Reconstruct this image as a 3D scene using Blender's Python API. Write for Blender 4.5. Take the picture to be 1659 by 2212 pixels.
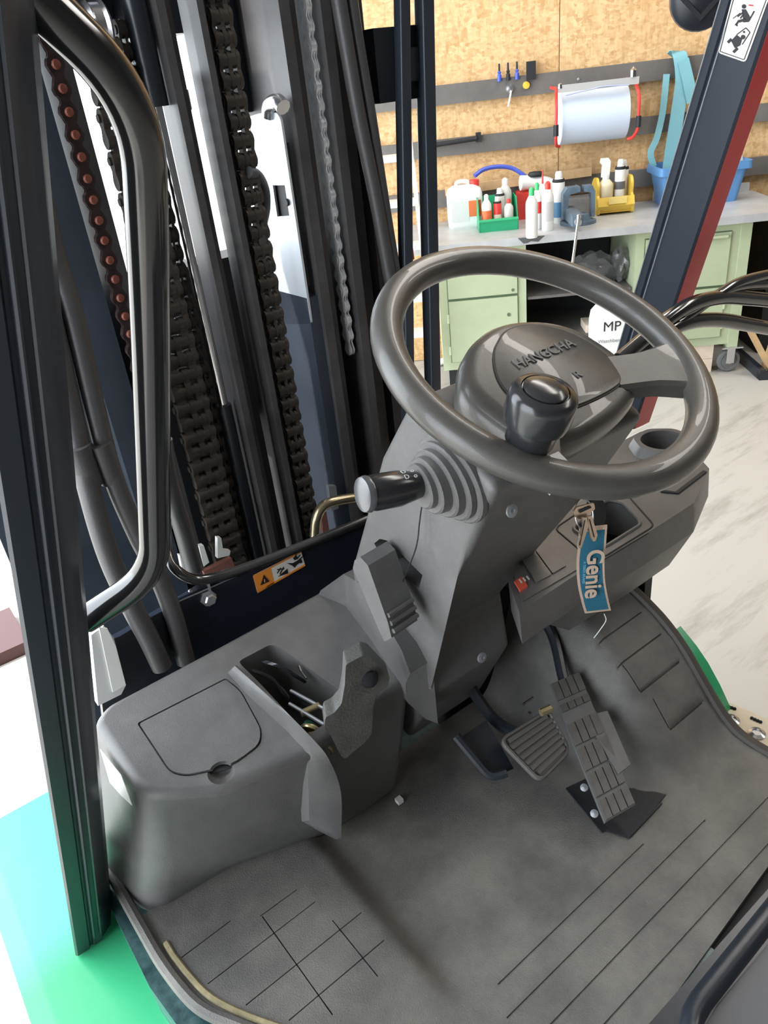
import bpy, bmesh, math, random
from mathutils import Vector, Matrix
random.seed(7)
for o in list(bpy.data.objects): bpy.data.objects.remove(o)
SC = bpy.context.scene
COL = SC.collection
V = Vector
# ------------------------------------------------------------------ camera
# truck axes: X right, Y forward, Z up, metres; shop floor z = 0, truck floor plate z = .68
IW, IH, FPX = 1659, 2212, 1650.0
CX, CY = 829.5, 1106.0
EX = V((2670, 1272, -1650)).normalized()
EY = V((-1392, 785, -1650)); EY = (EY - EX * EY.dot(EX)).normalized()
EZ = EX.cross(EY)
RW = Matrix((EX, EY, EZ))            # camera coordinates -> world
EYE = V((0, 0, 1.70))
cam_d = bpy.data.cameras.new('camera')
cam = bpy.data.objects.new('camera', cam_d); COL.objects.link(cam)
cam_d.sensor_fit = 'VERTICAL'; cam_d.sensor_height = 24.0
cam_d.lens = 24.0 * FPX / IH
cam_d.clip_start = .02; cam_d.clip_end = 400
cam.matrix_world = Matrix.Translation(EYE) @ RW.to_4x4()
SC.camera = cam
# ------------------------------------------------------------------ light
world = bpy.data.worlds.new('world'); SC.world = world; world.use_nodes = True
bg = world.node_tree.nodes['Background']
bg.inputs[0].default_value = (0.86, 0.93, 1.0, 1); bg.inputs[1].default_value = 7.5
def sun_light(direction, energy, angle, color):
    d = bpy.data.lights.new('sun', 'SUN'); d.energy = energy; d.angle = math.radians(angle); d.color = color
    o = bpy.data.objects.new('sun', d); COL.objects.link(o)
    o.rotation_euler = V(direction).to_track_quat('-Z', 'Y').to_euler(); return o
sun_light((.45, -.25, -1.0), 9.0, 1.2, (1, .97, .9))
def area_light(name, loc, target, sx, sy, power, color):
    d = bpy.data.lights.new(name, 'AREA'); d.shape = 'RECTANGLE'; d.size = sx; d.size_y = sy
    d.energy = power; d.color = color
    o = bpy.data.objects.new(name, d); COL.objects.link(o); o.location = loc
    o.rotation_euler = (V(target) - V(loc)).to_track_quat('-Z', 'Y').to_euler(); return o
area_light('hall_lamp', (3.2, 1.6, 4.3), (3.2, 1.6, 0), .6, 3.0, 85, (1, .95, .88))
area_light('hall_lamp.001', (4.6, -1.0, 4.3), (4.6, -1.0, 0), .6, 3.0, 85, (1, .95, .88))
SC.view_settings.view_transform = 'Standard'; SC.view_settings.look = 'None'
SC.view_settings.gamma = 1.0; SC.view_settings.use_curve_mapping = False
SC.view_settings.exposure = 0.0
try: SC.cycles.use_denoising = True
except Exception: pass
# ------------------------------------------------------------------ helpers
U = V((.771, -.637, 0)).normalized(); N = V((.637, .771, 0)).normalized()   # far wall: along / away
def ray(px, py): return RW @ V(((px - CX) / FPX, -(py - CY) / FPX, -1.0))
def PX(px, py, v): d = ray(px, py); return EYE + d * ((v - EYE.x) / d.x)     # pixel -> point on plane x = v
def PY(px, py, v): d = ray(px, py); return EYE + d * ((v - EYE.y) / d.y)
def PZ(px, py, v): d = ray(px, py); return EYE + d * ((v - EYE.z) / d.z)
def PN(px, py, v): d = ray(px, py); return EYE + d * (v / d.dot(N))
def WP(s, n, z): return U * s + N * n + V((0, 0, z))
def sn(p): return p.dot(U), p.dot(N)

MATS = {}
def mat(name, color, rough=.5, metal=0.0, bump=0.0, bscale=300.0, var=0.0, vscale=8.0, coat=0.0, spec=.5, alpha=1.0, trans=0.0, color2=None, emit=0.0):
    m = bpy.data.materials.new(name); m.use_nodes = True; nt = m.node_tree; b = nt.nodes['Principled BSDF']
    b.inputs['Base Color'].default_value = (*color, 1); b.inputs['Roughness'].default_value = rough
    b.inputs['Metallic'].default_value = metal; b.inputs['Coat Weight'].default_value = coat
    b.inputs['Specular IOR Level'].default_value = spec
    b.inputs['Transmission Weight'].default_value = trans
    b.inputs['Alpha'].default_value = alpha
    tc = nt.nodes.new('ShaderNodeTexCoord')
    if bump:
        n = nt.nodes.new('ShaderNodeTexNoise'); n.inputs['Scale'].default_value = bscale; n.inputs['Detail'].default_value = 3
        bp = nt.nodes.new('ShaderNodeBump'); bp.inputs['Strength'].default_value = bump; bp.inputs['Distance'].default_value = .002
        nt.links.new(tc.outputs['Object'], n.inputs['Vector']); nt.links.new(n.outputs['Fac'], bp.inputs['Height'])
        nt.links.new(bp.outputs['Normal'], b.inputs['Normal'])
    if var:
        n = nt.nodes.new('ShaderNodeTexNoise'); n.inputs['Scale'].default_value = vscale; n.inputs['Detail'].default_value = 6
        n.inputs['Roughness'].default_value = .65
        cr = nt.nodes.new('ShaderNodeValToRGB'); c2 = color2 or tuple(min(1, c * (1 + var)) for c in color)
        c1 = color if color2 else tuple(c * (1 - var) for c in color)
        cr.color_ramp.elements[0].color = (*c1, 1); cr.color_ramp.elements[1].color = (*c2, 1)
        cr.color_ramp.elements[0].position = .35; cr.color_ramp.elements[1].position = .68
        nt.links.new(tc.outputs['Object'], n.inputs['Vector']); nt.links.new(n.outputs['Fac'], cr.inputs[0])
        nt.links.new(cr.outputs[0], b.inputs['Base Color'])
    MATS[name] = m; return m
PLA = mat('dark_plastic', (.125, .122, .120), .42, bump=.25, bscale=900, var=.12, vscale=20)
PLW = mat('wheel_plastic', (.072, .068, .062), .32, bump=.15, bscale=1200, var=.10, vscale=15, coat=.22)
PLG = mat('gloss_black', (.022, .023, .026), .20, spec=.6)
RUB = mat('rubber_mat', (.095, .092, .086), .58, bump=.4, bscale=500, var=.22, vscale=9, color2=(.18, .174, .155))
PNT = mat('black_paint', (.018, .022, .030), .30, bump=.05, bscale=80, spec=.5)
PNB = mat('black_frame', (.028, .035, .048), .34, spec=.5)
TUBE = mat('tube_black', (.020, .020, .021), .13, spec=.9)
MST = mat('mast_steel', (.066, .063, .065), .42, var=.3, vscale=9)
MSB = mat('mast_blue', (.044, .054, .076), .40, var=.2, vscale=6)
HOS = mat('hose_rubber', (.06, .058, .06), .42, bump=.2, bscale=300)
CHN = mat('chain_steel', (.050, .042, .036), .5, metal=.25, var=.35, vscale=60)
CHR = mat('chain_red', (.034, .018, .018), .5, metal=.1, var=.3, vscale=60)
PINR = mat('pin_red', (.22, .065, .045), .45)
CROM = mat('chrome', (.72, .72, .72), .14, metal=1.0)
STL = mat('bright_steel', (.62, .63, .66), .22, metal=.9)
GREY = mat('grey_metal', (.30, .31, .33), .45, metal=.4, var=.15, vscale=20)
LGREY = mat('pale_plate', (.62, .62, .62), .4)
BRS = mat('zinc_yellow', (.60, .50, .28), .3, metal=.8)
GRN = mat('green_paint', (.055, .50, .225), .28, var=.06, vscale=5, coat=.3)
RED = mat('red_paint', (.62, .05, .055), .35)
REDP = mat('red_plastic', (.70, .05, .04), .35)
CREAM = mat('cream_paint', (.68, .60, .47), .45, var=.08, vscale=12)
CABG = mat('cabinet_green', (.43, .49, .32), .40, var=.05, vscale=5)
CABD = mat('cabinet_seam', (.10, .15, .08), .6)
GALV = mat('galvanised_top', (.52, .53, .54), .42, metal=.25, var=.12, vscale=6)
RAIL = mat('rail_steel', (.16, .15, .14), .50, metal=.25, var=.20, vscale=4)
WOOD = mat('pine_wood', (.58, .38, .20), .6, var=.14, vscale=12)
PALEW = mat('pale_wood', (.74, .62, .50), .6, var=.08, vscale=12)
WHT = mat('white_plastic', (.80, .80, .77), .40)
ALU = mat('aluminium', (.80, .78, .75), .35, metal=.3)
BLUB = mat('blue_plastic', (.10, .25, .50), .42)
BLUH = mat('blue_hose', (.06, .10, .50), .35)
TURQ = mat('turquoise_web', (.20, .44, .50), .75, bump=.4, bscale=300)
YEL = mat('yellow_plastic', (.72, .48, .06), .40)
GBIN = mat('green_bin', (.02, .36, .16), .40)
GCAP = mat('green_cap', (.05, .50, .16), .40)
VISE = mat('vise_paint', (.13, .19, .25), .45, metal=.2, var=.2, vscale=20)
PAPR = mat('paper_roll', (.56, .64, .75), .7)
CLEAR = mat('clear_bottle', (.62, .62, .58), .25)
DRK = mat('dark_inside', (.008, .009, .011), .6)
ORN = mat('sticker_orange', (.88, .30, .04), .45)
STW = mat('sticker_white', (.80, .76, .70), .45)
INK = mat('ink_black', (.015, .015, .018), .5)
LABL = mat('label_orange', (.75, .16, .05), .5)
TAPE = mat('tape_yellow', (.33, .28, .16), .6, var=.3, vscale=60)
FAB = mat('tag_blue', (.012, .115, .185), .75, bump=.5, bscale=900)
FABE = mat('tag_border', (.50, .37, .28), .8, bump=.5, bscale=900)
KEYM = mat('key_metal', (.62, .50, .40), .28, metal=.9)
BAGM = mat('plastic_film', (.16, .16, .16), .14, alpha=.60, spec=.8)
REDG = mat('red_switch', (.75, .12, .07), .4)
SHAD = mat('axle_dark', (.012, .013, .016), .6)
BROWN = mat('brown_primer', (.22, .09, .07), .6)

def osb_material():
    m = bpy.data.materials.new('osb_board'); m.use_nodes = True; nt = m.node_tree; b = nt.nodes['Principled BSDF']
    b.inputs['Roughness'].default_value = .65
    tc = nt.nodes.new('ShaderNodeTexCoord')
    out = None
    cols = [((.55, .35, .16), (.74, .53, .29)), ((.50, .30, .13), (.80, .60, .35))]
    for k, (rot, sc) in enumerate([((0, .12, .5), (75, 75, 17)), ((.0, .9, -.4), (26, 60, 75))]):
        mp = nt.nodes.new('ShaderNodeMapping'); mp.inputs['Rotation'].default_value = rot; mp.inputs['Scale'].default_value = sc
        nt.links.new(tc.outputs['Object'], mp.inputs['Vector'])
        nz = nt.nodes.new('ShaderNodeTexNoise'); nz.inputs['Scale'].default_value = .35; nz.inputs['Detail'].default_value = 3
        nt.links.new(tc.outputs['Object'], nz.inputs['Vector'])
        vo = nt.nodes.new('ShaderNodeTexVoronoi'); vo.inputs['Scale'].default_value = 1.0
        nt.links.new(mp.outputs[0], vo.inputs['Vector'])
        sp = nt.nodes.new('ShaderNodeSeparateColor'); nt.links.new(vo.outputs['Color'], sp.inputs[0])
        cr = nt.nodes.new('ShaderNodeValToRGB')
        cr.color_ramp.elements[0].color = (*cols[k][0], 1); cr.color_ramp.elements[1].color = (*cols[k][1], 1)
        cr.color_ramp.elements[0].position = .0; cr.color_ramp.elements[1].position = .8
        nt.links.new(sp.outputs[0], cr.inputs[0])
        if out is None: out = cr
        else:
            n2 = nt.nodes.new('ShaderNodeTexNoise'); n2.inputs['Scale'].default_value = 16; n2.inputs['Detail'].default_value = 2
            nt.links.new(tc.outputs['Object'], n2.inputs['Vector'])
            mx = nt.nodes.new('ShaderNodeMix'); mx.data_type = 'RGBA'
            nt.links.new(n2.outputs['Fac'], mx.inputs['Factor']); nt.links.new(out.outputs[0], mx.inputs['A']); nt.links.new(cr.outputs[0], mx.inputs['B'])
            n3 = nt.nodes.new('ShaderNodeTexNoise'); n3.inputs['Scale'].default_value = 1.6; n3.inputs['Detail'].default_value = 4
            nt.links.new(tc.outputs['Object'], n3.inputs['Vector'])
            m3 = nt.nodes.new('ShaderNodeMix'); m3.data_type = 'RGBA'; m3.blend_type = 'MULTIPLY'; m3.inputs['B'].default_value = (.86, .72, .58, 1)
            nt.links.new(n3.outputs['Fac'], m3.inputs['Factor']); nt.links.new(mx.outputs['Result'], m3.inputs['A'])
            nt.links.new(m3.outputs['Result'], b.inputs['Base Color'])
    return m
OSB = osb_material()
def floor_material():
    m = bpy.data.materials.new('hall_concrete'); m.use_nodes = True; nt = m.node_tree; b = nt.nodes['Principled BSDF']
    b.inputs['Roughness'].default_value = .55
    tc = nt.nodes.new('ShaderNodeTexCoord'); mp = nt.nodes.new('ShaderNodeMapping')
    mp.inputs['Rotation'].default_value = (0, 0, math.radians(-50)); mp.inputs['Scale'].default_value = (.7, 3.6, 1)
    nt.links.new(tc.outputs['Object'], mp.inputs['Vector'])
    nz = nt.nodes.new('ShaderNodeTexNoise'); nz.inputs['Scale'].default_value = 2.6; nz.inputs['Detail'].default_value = 8; nz.inputs['Roughness'].default_value = .7
    nt.links.new(mp.outputs[0], nz.inputs['Vector'])
    cr = nt.nodes.new('ShaderNodeValToRGB')
    cr.color_ramp.elements[0].position = .28; cr.color_ramp.elements[0].color = (.30, .28, .25, 1)
    cr.color_ramp.elements[1].position = .48; cr.color_ramp.elements[1].color = (.47, .45, .415, 1)
    nt.links.new(nz.outputs['Fac'], cr.inputs[0]); nt.links.new(cr.outputs[0], b.inputs['Base Color'])
    return m
CONC = floor_material()

# ---- objects
BASE = {}
def base(o):
    return BASE.get(o.name, V((0, 0, 0))) if o else V((0, 0, 0))
def tagp(o, label=None, cat=None, group=None, kind=None):
    if label: o['label'] = label
    if cat: o['category'] = cat
    if group: o['group'] = group
    if kind: o['kind'] = kind
    return o
def thing(name, loc, label, cat, group=None):
    o = bpy.data.objects.new(name, None); COL.objects.link(o); o.location = loc; o.empty_display_size = .05
    BASE[o.name] = V(loc); return tagp(o, label, cat, group)
def obj(name, bm, m, parent=None, bevel=0.0, seg=2, ang=30, smooth=True, label=None, rot=None, at0=False):
    """link a bmesh given in world coordinates as one object whose origin is at its middle"""
    if bevel:
        es = [e for e in bm.edges if len(e.link_faces) == 2 and e.calc_face_angle(0) > math.radians(ang)]
        if es: bmesh.ops.bevel(bm, geom=es, offset=bevel, segments=seg, profile=.5, affect='EDGES', clamp_overlap=True)
    bmesh.ops.recalc_face_normals(bm, faces=bm.faces)
    if at0: c = V((0, 0, 0))
    else:
        lo = V([min(v.co[i] for v in bm.verts) for i in range(3)]); hi = V([max(v.co[i] for v in bm.verts) for i in range(3)])
        c = (lo + hi) / 2
        for v in bm.verts: v.co -= c
    if smooth:
        for f in bm.faces: f.smooth = True
        for e in bm.edges:
            if len(e.link_faces) == 2 and e.calc_face_angle(0) > math.radians(38): e.smooth = False
    me = bpy.data.meshes.new(name); bm.to_mesh(me); bm.free(); me.materials.append(m)
    o = bpy.data.objects.new(name, me); COL.objects.link(o)
    if bevel and smooth: wn(o)
    o.location = c - base(parent); BASE[o.name] = c
    if parent: o.parent = parent
    if label: o['label'] = label
    return o
def wn(o):
    w_ = o.modifiers.new('normals', 'WEIGHTED_NORMAL'); w_.keep_sharp = True; w_.weight = 60
def dup(o, loc, parent=None, rotz=None):
    c = o.copy(); COL.objects.link(c); c.location = V(loc) - base(parent); BASE[c.name] = V(loc)
    if parent: c.parent = parent
    if rotz is not None: c.rotation_euler.z = rotz
    return c
def new(): return bmesh.new()
def boxf(bm, o, a, b, c):
    """parallelepiped: corner o, edge vectors a b c"""
    o, a, b, c = V(o), V(a), V(b), V(c)
    vs = [bm.verts.new(o + a * i + b * j + c * k) for k in (0, 1) for j in (0, 1) for i in (0, 1)]
    for f in ((0, 2, 3, 1), (4, 5, 7, 6), (0, 1, 5, 4), (2, 6, 7, 3), (0, 4, 6, 2), (1, 3, 7, 5)): bm.faces.new([vs[i] for i in f])
    return bm
def box(bm, x0, x1, y0, y1, z0, z1): return boxf(bm, (x0, y0, z0), (x1 - x0, 0, 0), (0, y1 - y0, 0), (0, 0, z1 - z0))
def wbox(bm, s0, s1, n0, n1, z0, z1): return boxf(bm, WP(s0, n0, z0), U * (s1 - s0), N * (n1 - n0), (0, 0, z1 - z0))
def prism(bm, pts, vec):
    a = [bm.verts.new(V(p)) for p in pts]; b = [bm.verts.new(V(p) + V(vec)) for p in pts]
    n = len(pts); bm.faces.new(a); bm.faces.new(b[::-1])
    for i in range(n): bm.faces.new((a[i], b[i], b[(i + 1) % n], a[(i + 1) % n]))
    return bm
def loft(bm, rings, cap=True, close=True):
    R = [[bm.verts.new(V(p)) for p in r] for r in rings]; n = len(R[0])
    for a, b in zip(R, R[1:]):
        for i in range(n if close else n - 1): bm.faces.new((a[i], a[(i + 1) % n], b[(i + 1) % n], b[i]))
    if cap: bm.faces.new(R[0][::-1]); bm.faces.new(R[-1])
    return bm
def frame(d):
    d = d.normalized(); h = V((0, 0, 1)) if abs(d.z) < .9 else V((1, 0, 0))
    a = d.cross(h).normalized(); return a, d.cross(a).normalized()
def smooth_path(pts, n=6):
    pts = [V(p) for p in pts]
    if len(pts) < 3: return pts
    out = []; q = [pts[0] * 2 - pts[1]] + pts + [pts[-1] * 2 - pts[-2]]
    for i in range(1, len(q) - 2):
        for k in range(n):
            t = k / n; p0, p1, p2, p3 = q[i - 1], q[i], q[i + 1], q[i + 2]
            out.append(.5 * ((2 * p1) + (p2 - p0) * t + (2 * p0 - 5 * p1 + 4 * p2 - p3) * t * t + (3 * p1 - p0 - 3 * p2 + p3) * t ** 3))
    out.append(pts[-1]); return out
def tube(bm, pts, r, seg=12, n=6, closed=False, flat=None):
    P = smooth_path(pts, n) if n > 1 else [V(p) for p in pts]
    m = len(P); rr = r if callable(r) else (lambda t: r)
    rings = []; pa = None
    for i, p in enumerate(P):
        if closed: d = P[(i + 1) % m] - P[i - 1]
        else: d = P[min(i + 1, m - 1)] - P[max(i - 1, 0)]
        d.normalize()
        if pa is None: a, b = frame(d)
        else:
            a = (pa - d * pa.dot(d)).normalized(); b = d.cross(a).normalized()
        pa = a; q = rr(i / max(1, m - 1))
        rings.append([p + (a * math.cos(2 * math.pi * k / seg) + b * math.sin(2 * math.pi * k / seg) * (flat or 1)) * q for k in range(seg)])
    return loft(bm, rings)
def corner_path(pts, r, k=5):
    """polyline with rounded corners"""
    pts = [V(p) for p in pts]; out = [pts[0]]
    for i in range(1, len(pts) - 1):
        p = pts[i]; rr = r[i - 1] if isinstance(r, (list, tuple)) else r
        a = (pts[i - 1] - p); b = (pts[i + 1] - p); la, lb = a.length, b.length
        q = min(rr, la * .49, lb * .49); A = p + a / la * q; B = p + b / lb * q
        for j in range(k + 1):
            t = j / k; out.append((A * (1 - t) + p * t) * (1 - t) + (p * (1 - t) + B * t) * t)
    out.append(pts[-1]); return out
def rounded(pts, r, k=4):
    """closed polygon with rounded corners"""
    pts = [V(p) for p in pts]; n = len(pts); out = []
    for i in range(n):
        p = pts[i]; a = pts[i - 1] - p; b = pts[(i + 1) % n] - p; rr = r[i] if isinstance(r, (list, tuple)) else r
        q = min(rr, a.length * .45, b.length * .45)
        if q < 1e-5: out.append(p); continue
        A = p + a.normalized() * q; B = p + b.normalized() * q
        for j in range(k + 1):
            t = j / k; out.append((A * (1 - t) + p * t) * (1 - t) + (p * (1 - t) + B * t) * t)
    return out
def lathe(bm, prof, o=(0, 0, 0), ax=(0, 0, 1), seg=24, sx=1.0, sy=1.0, ref=None):
    """profile (radius, height) turned round ax through o; ends with r = 0 are closed"""
    o = V(o); ax = V(ax).normalized()
    if ref is not None: a = (V(ref) - ax * V(ref).dot(ax)).normalized(); b = ax.cross(a)
    else: a, b = frame(ax)
    rings = [[o + ax * h + (a * math.cos(2 * math.pi * k / seg) * sx + b * math.sin(2 * math.pi * k / seg) * sy) * max(r, 1e-4) for k in range(seg)] for r, h in prof]
    return loft(bm, rings)
def apply_mods(o):
    dg = bpy.context.evaluated_depsgraph_get(); dg.update()
    me = bpy.data.meshes.new_from_object(o.evaluated_get(dg)); old = o.data
    o.modifiers.clear(); o.data = me; me.name = old.name
def cut(o, cutters, ang=38):
    o.modifiers.clear()
    for c in cutters:
        mo = o.modifiers.new('cut', 'BOOLEAN'); mo.operation = 'DIFFERENCE'; mo.object = c; mo.solver = 'EXACT'
    bpy.context.view_layer.update(); apply_mods(o)
    for c in cutters: bpy.data.objects.remove(c)
    bm = bmesh.new(); bm.from_mesh(o.data)
    for e in bm.edges: e.smooth = not (len(e.link_faces) == 2 and e.calc_face_angle(0) > math.radians(ang))
    for f in bm.faces: f.smooth = True
    bm.to_mesh(o.data); bm.free(); wn(o)
def cutter(bm): return obj('cutter', bm, DRK)
def text_part(name, body, size, origin, xdir, ydir, m, parent, extrude=.0003, label=None, bold=0):
    cu = bpy.data.curves.new(name, 'FONT'); cu.body = body; cu.size = size; cu.extrude = extrude; cu.offset = bold; cu.align_x = 'CENTER'; cu.align_y = 'CENTER'
    t = bpy.data.objects.new(name, cu); COL.objects.link(t); bpy.context.view_layer.update()
    dg = bpy.context.evaluated_depsgraph_get(); me = bpy.data.meshes.new_from_object(t.evaluated_get(dg)); bpy.data.objects.remove(t)
    xd = V(xdir).normalized(); zd = xd.cross(V(ydir)).normalized(); yd = zd.cross(xd)
    M = Matrix((xd, yd, zd)).transposed().to_4x4(); me.transform(M); me.materials.clear(); me.materials.append(m)
    o = bpy.data.objects.new(name, me); COL.objects.link(o); o.location = V(origin) - base(parent); o.parent = parent
    BASE[o.name] = V(origin)
    if label: o['label'] = label
    return o

# ================================================================== THE HALL
def structure(o): o['kind'] = 'structure'; return o
bm = new(); box(bm, -14, 16, -12, 26, -.12, 0); structure(obj('floor', bm, CONC, smooth=False))
bm = new(); wbox(bm, -1.02, 6.6, 4.97, 5.10, 0, 4.6); wall = structure(obj('wall_back', bm, WOOD, smooth=False))
bm = new(); box(bm, -.5, 9.5, -9.0, 9.5, 4.6, 4.75); box(bm, -3.6, -.5, -9.0, 1.88, 4.6, 4.75); structure(obj('unseen_ceiling', bm, mat('ceiling_board', (.25, .24, .23), .8), smooth=False))  # unseen ceiling, its open corner shaped to let sun onto the mast
seams = [-1.0, -.43, .80, 2.05, 3.30, 4.55, 5.8, 6.6]
for i in range(len(seams) - 1):
    for z0, z1 in ((0.0, 2.50), (2.50, 4.58)):
        bm = new(); wbox(bm, seams[i] + .002, seams[i + 1] - .002, 4.95, 4.97, z0 + .004, z1 - .002)
        obj('osb_panel', bm, OSB, wall, bevel=.0015, seg=1, smooth=False)

WPT = mat('wall_paint', (.16, .16, .16), .8)  # unseen walls added to keep side and rear light off the cab
bm = new(); box(bm, 9.4, 9.55, -9, 9.5, 0, 4.6); structure(obj('unseen_wall_right', bm, WPT, smooth=False))
bm = new(); box(bm, -3.6, 9.5, -9.1, -8.95, 0, 4.6); structure(obj('unseen_wall_rear', bm, WPT, smooth=False))
bm = new(); box(bm, -3.7, -3.6, -9.1, -1.3, 0, 4.6); structure(obj('unseen_wall_left', bm, WPT, smooth=False))
# three horizontal steel rails bolted to the boards
for z0, z1, lab in ((1.50, 1.60, 'topmost of the three dark steel rails across the particle board wall'),
                    (1.235, 1.325, 'middle dark steel rail on the particle board wall, behind the paper roll'),
                    (.955, 1.050, 'lowest dark steel rail on the board wall, just above the workbench')):
    c = WP(2.6, 4.93, (z0 + z1) / 2)
    t = thing('wall_rail', c, lab, 'rail', 'steel rails on the board wall')
    bm = new(); wbox(bm, -.6, 5.8, 4.915, 4.95, z0, z1); obj('rail_profile', bm, RAIL, t, bevel=.003, seg=1)
    for s in (-.3, .9, 2.1, 3.3, 4.5):
        bm = new(); lathe(bm, [(.008, 0), (.008, .006), (.004, .009), (0, .009)], WP(s, 4.915, (z0 + z1) / 2), -N, 8); obj('bolt', bm, GREY, t)

# parked red machine part outside the left opening
bm = new(); box(bm, -.10, .16, 2.62, 2.9, 0, .05); tagp(obj('machine_block', bm, mat('dark_red_block', (.05, .012, .012), .5), bevel=.02), 'dark red steel block on the bright ground outside, left of the roll bar', 'block')
# ------------------------------------------------------------------ workbench
BZ = .87
def BP(px, py, z=BZ): return PZ(px, py, z)
t = thing('worktop', WP(.9, 4.6, .83), 'long pale galvanised worktop under the board wall, resting on two green cabinets', 'worktop')
bm = new(); wbox(bm, -.10, 1.93, 4.235, 4.94, .83, BZ); obj('top_slab', bm, GALV, t, bevel=.004, seg=2)
bm = new(); wbox(bm, 1.35, 1.90, 4.90, 4.912, BZ + .0005, BZ + .05); obj('back_lip', bm, GALV, t, bevel=.002, seg=1)
a = BP(1124, 524, .868); b = BP(1180, 512, .868)
s0, s1 = a.dot(U), b.dot(U)
bm = new(); prism(bm, [WP(s0, 4.2335, .868), WP(s1, 4.2335, .868), WP(s1 - .035, 4.2335, .840), WP(s0 + .07, 4.2335, .846), WP(s0 + .05, 4.2335, .838), WP(s0 + .03, 4.2335, .838)], N * .0012)
obj('worn_patch', bm, mat('worn_patch_grey', (.09, .09, .09), .6), t, smooth=False, label='dark chipped patch on the front edge')

def cabinet(s0, s1, z0, lab, drawer_z, lock=True, hinge_right=False):
    t = thing('tool_cabinet', WP((s0 + s1) / 2, 4.6, z0), lab, 'cabinet', 'green cabinets under the worktop')
    bm = new(); wbox(bm, s0, s1, 4.285, 4.88, z0, .829); obj('body', bm, CABG, t, bevel=.004)
    f = 4.284
    bm = new(); wbox(bm, s0 + .045, s1 - .045, f - .0015, f + .0005, z0 + .045, .79); obj('door_gap', bm, CABD, t, smooth=False)
    bm = new(); wbox(bm, s0 + .05, s1 - .05, f - .012, f - .0016, drawer_z + .01, .785); dr = obj('drawer', bm, CABG, t, bevel=.003)
    bm = new(); tube(bm, [WP(s0 + .07, f - .022, .765), WP(s1 - .07, f - .022, .765)], .009, 8, n=1); obj('handle', bm, CABG, dr)
    bm = new(); wbox(bm, s0 + .05, s1 - .05, f - .012, f - .0016, z0 + .05, drawer_z - .005); d = obj('door', bm, CABG, t, bevel=.003)
    if lock:
        bm = new(); lathe(bm, [(.010, 0), (.010, .004), (.003, .004), (0, .002)], WP(s1 - .10, f - .012, z0 + .30), -N, 12); obj('lock', bm, CABD, d)
        bm = new(); lathe(bm, [(.008, 0), (.008, .004), (0, .004)], WP(s1 - .075, f - .012, drawer_z + .03), -N, 12); obj('lock', bm, CABD, dr)
    hx = s1 - .045 if hinge_right else s0 + .045
    for z in (z0 + .12, drawer_z - .10):
        bm = new(); tube(bm, [WP(hx, f - .008, z - .025), WP(hx, f - .008, z + .025)], .008, 8, n=1); obj('hinge', bm, CABG, t)
    return t
pL0 = PN(946, 600, 4.285).dot(U); pL1 = PN(1137, 640, 4.285).dot(U)
cl = cabinet(pL0, pL1, .155, 'pale green steel cabinet under the left half of the worktop, seen through the steering wheel', .56)
pR0 = PN(1372, 560, 4.285).dot(U); pR1 = PN(1610, 600, 4.285).dot(U)
cr_ = cabinet(pR0, pR1 - .055, .17, 'pale green steel cabinet on a castor under the right half of the worktop', .50, lock=False, hinge_right=True)
bm = new(); wbox(bm, pR1 - .055, pR1, 4.275, 4.335, .15, .829); obj('corner_post', bm, CABG, cr_, bevel=.003)
bm = new(); wbox(bm, pR1 - .055, pR1, 4.82, 4.88, .15, .829); obj('corner_post', bm, CABG, cr_, bevel=.003)
# castor (fork, plate, wheel with spokes)
cc = WP(pR1 - .03, 4.305, .065)
w = None
bm = new(); wbox(bm, pR1 - .085, pR1 + .03, 4.26, 4.35, .145, .153)
wbox(bm, pR1 - .055, pR1 - .012, 4.262, 4.268, .06, .147); wbox(bm, pR1 - .055, pR1 - .012, 4.338, 4.344, .06, .147)
fk = obj('castor_fork', bm, STL, cr_, bevel=.002)
bm = new(); prof = []
lathe(bm, [(.020, -.016), (.044, -.014), (.046, -.018), (.060, -.017), (.064, -.008), (.064, .008), (.060, .017), (.046, .018), (.044, .014), (.020, .016), (.012, .03), (0, .03)][::1], cc, N, 24)
obj('castor_wheel', bm, mat('grey_rubber', (.16, .16, .16), .55), cr_)
bm = new(); lathe(bm, [(0, -.032), (.014, -.032), (.014, -.018), (.010, -.018)], cc, N, 10); obj('axle_nut', bm, BRS, fk)
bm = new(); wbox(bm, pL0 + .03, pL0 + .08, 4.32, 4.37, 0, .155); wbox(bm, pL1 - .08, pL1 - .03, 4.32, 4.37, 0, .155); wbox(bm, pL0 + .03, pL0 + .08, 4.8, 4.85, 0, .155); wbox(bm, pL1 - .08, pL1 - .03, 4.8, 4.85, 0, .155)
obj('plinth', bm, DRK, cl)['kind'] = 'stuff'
# stacked timber block under the right cabinet
t = thing('timber_block', WP(pR1 - .24, 4.35, 0), 'pale stacked timber block on the floor under the right green cabinet', 'block')
for k in range(2):
    bm = new(); wbox(bm, pR1 - .46, pR1 - .12, 4.30, 4.50, .002 + k * .083, .083 + k * .083); obj('plank', bm, PALEW, t, bevel=.003)
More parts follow.
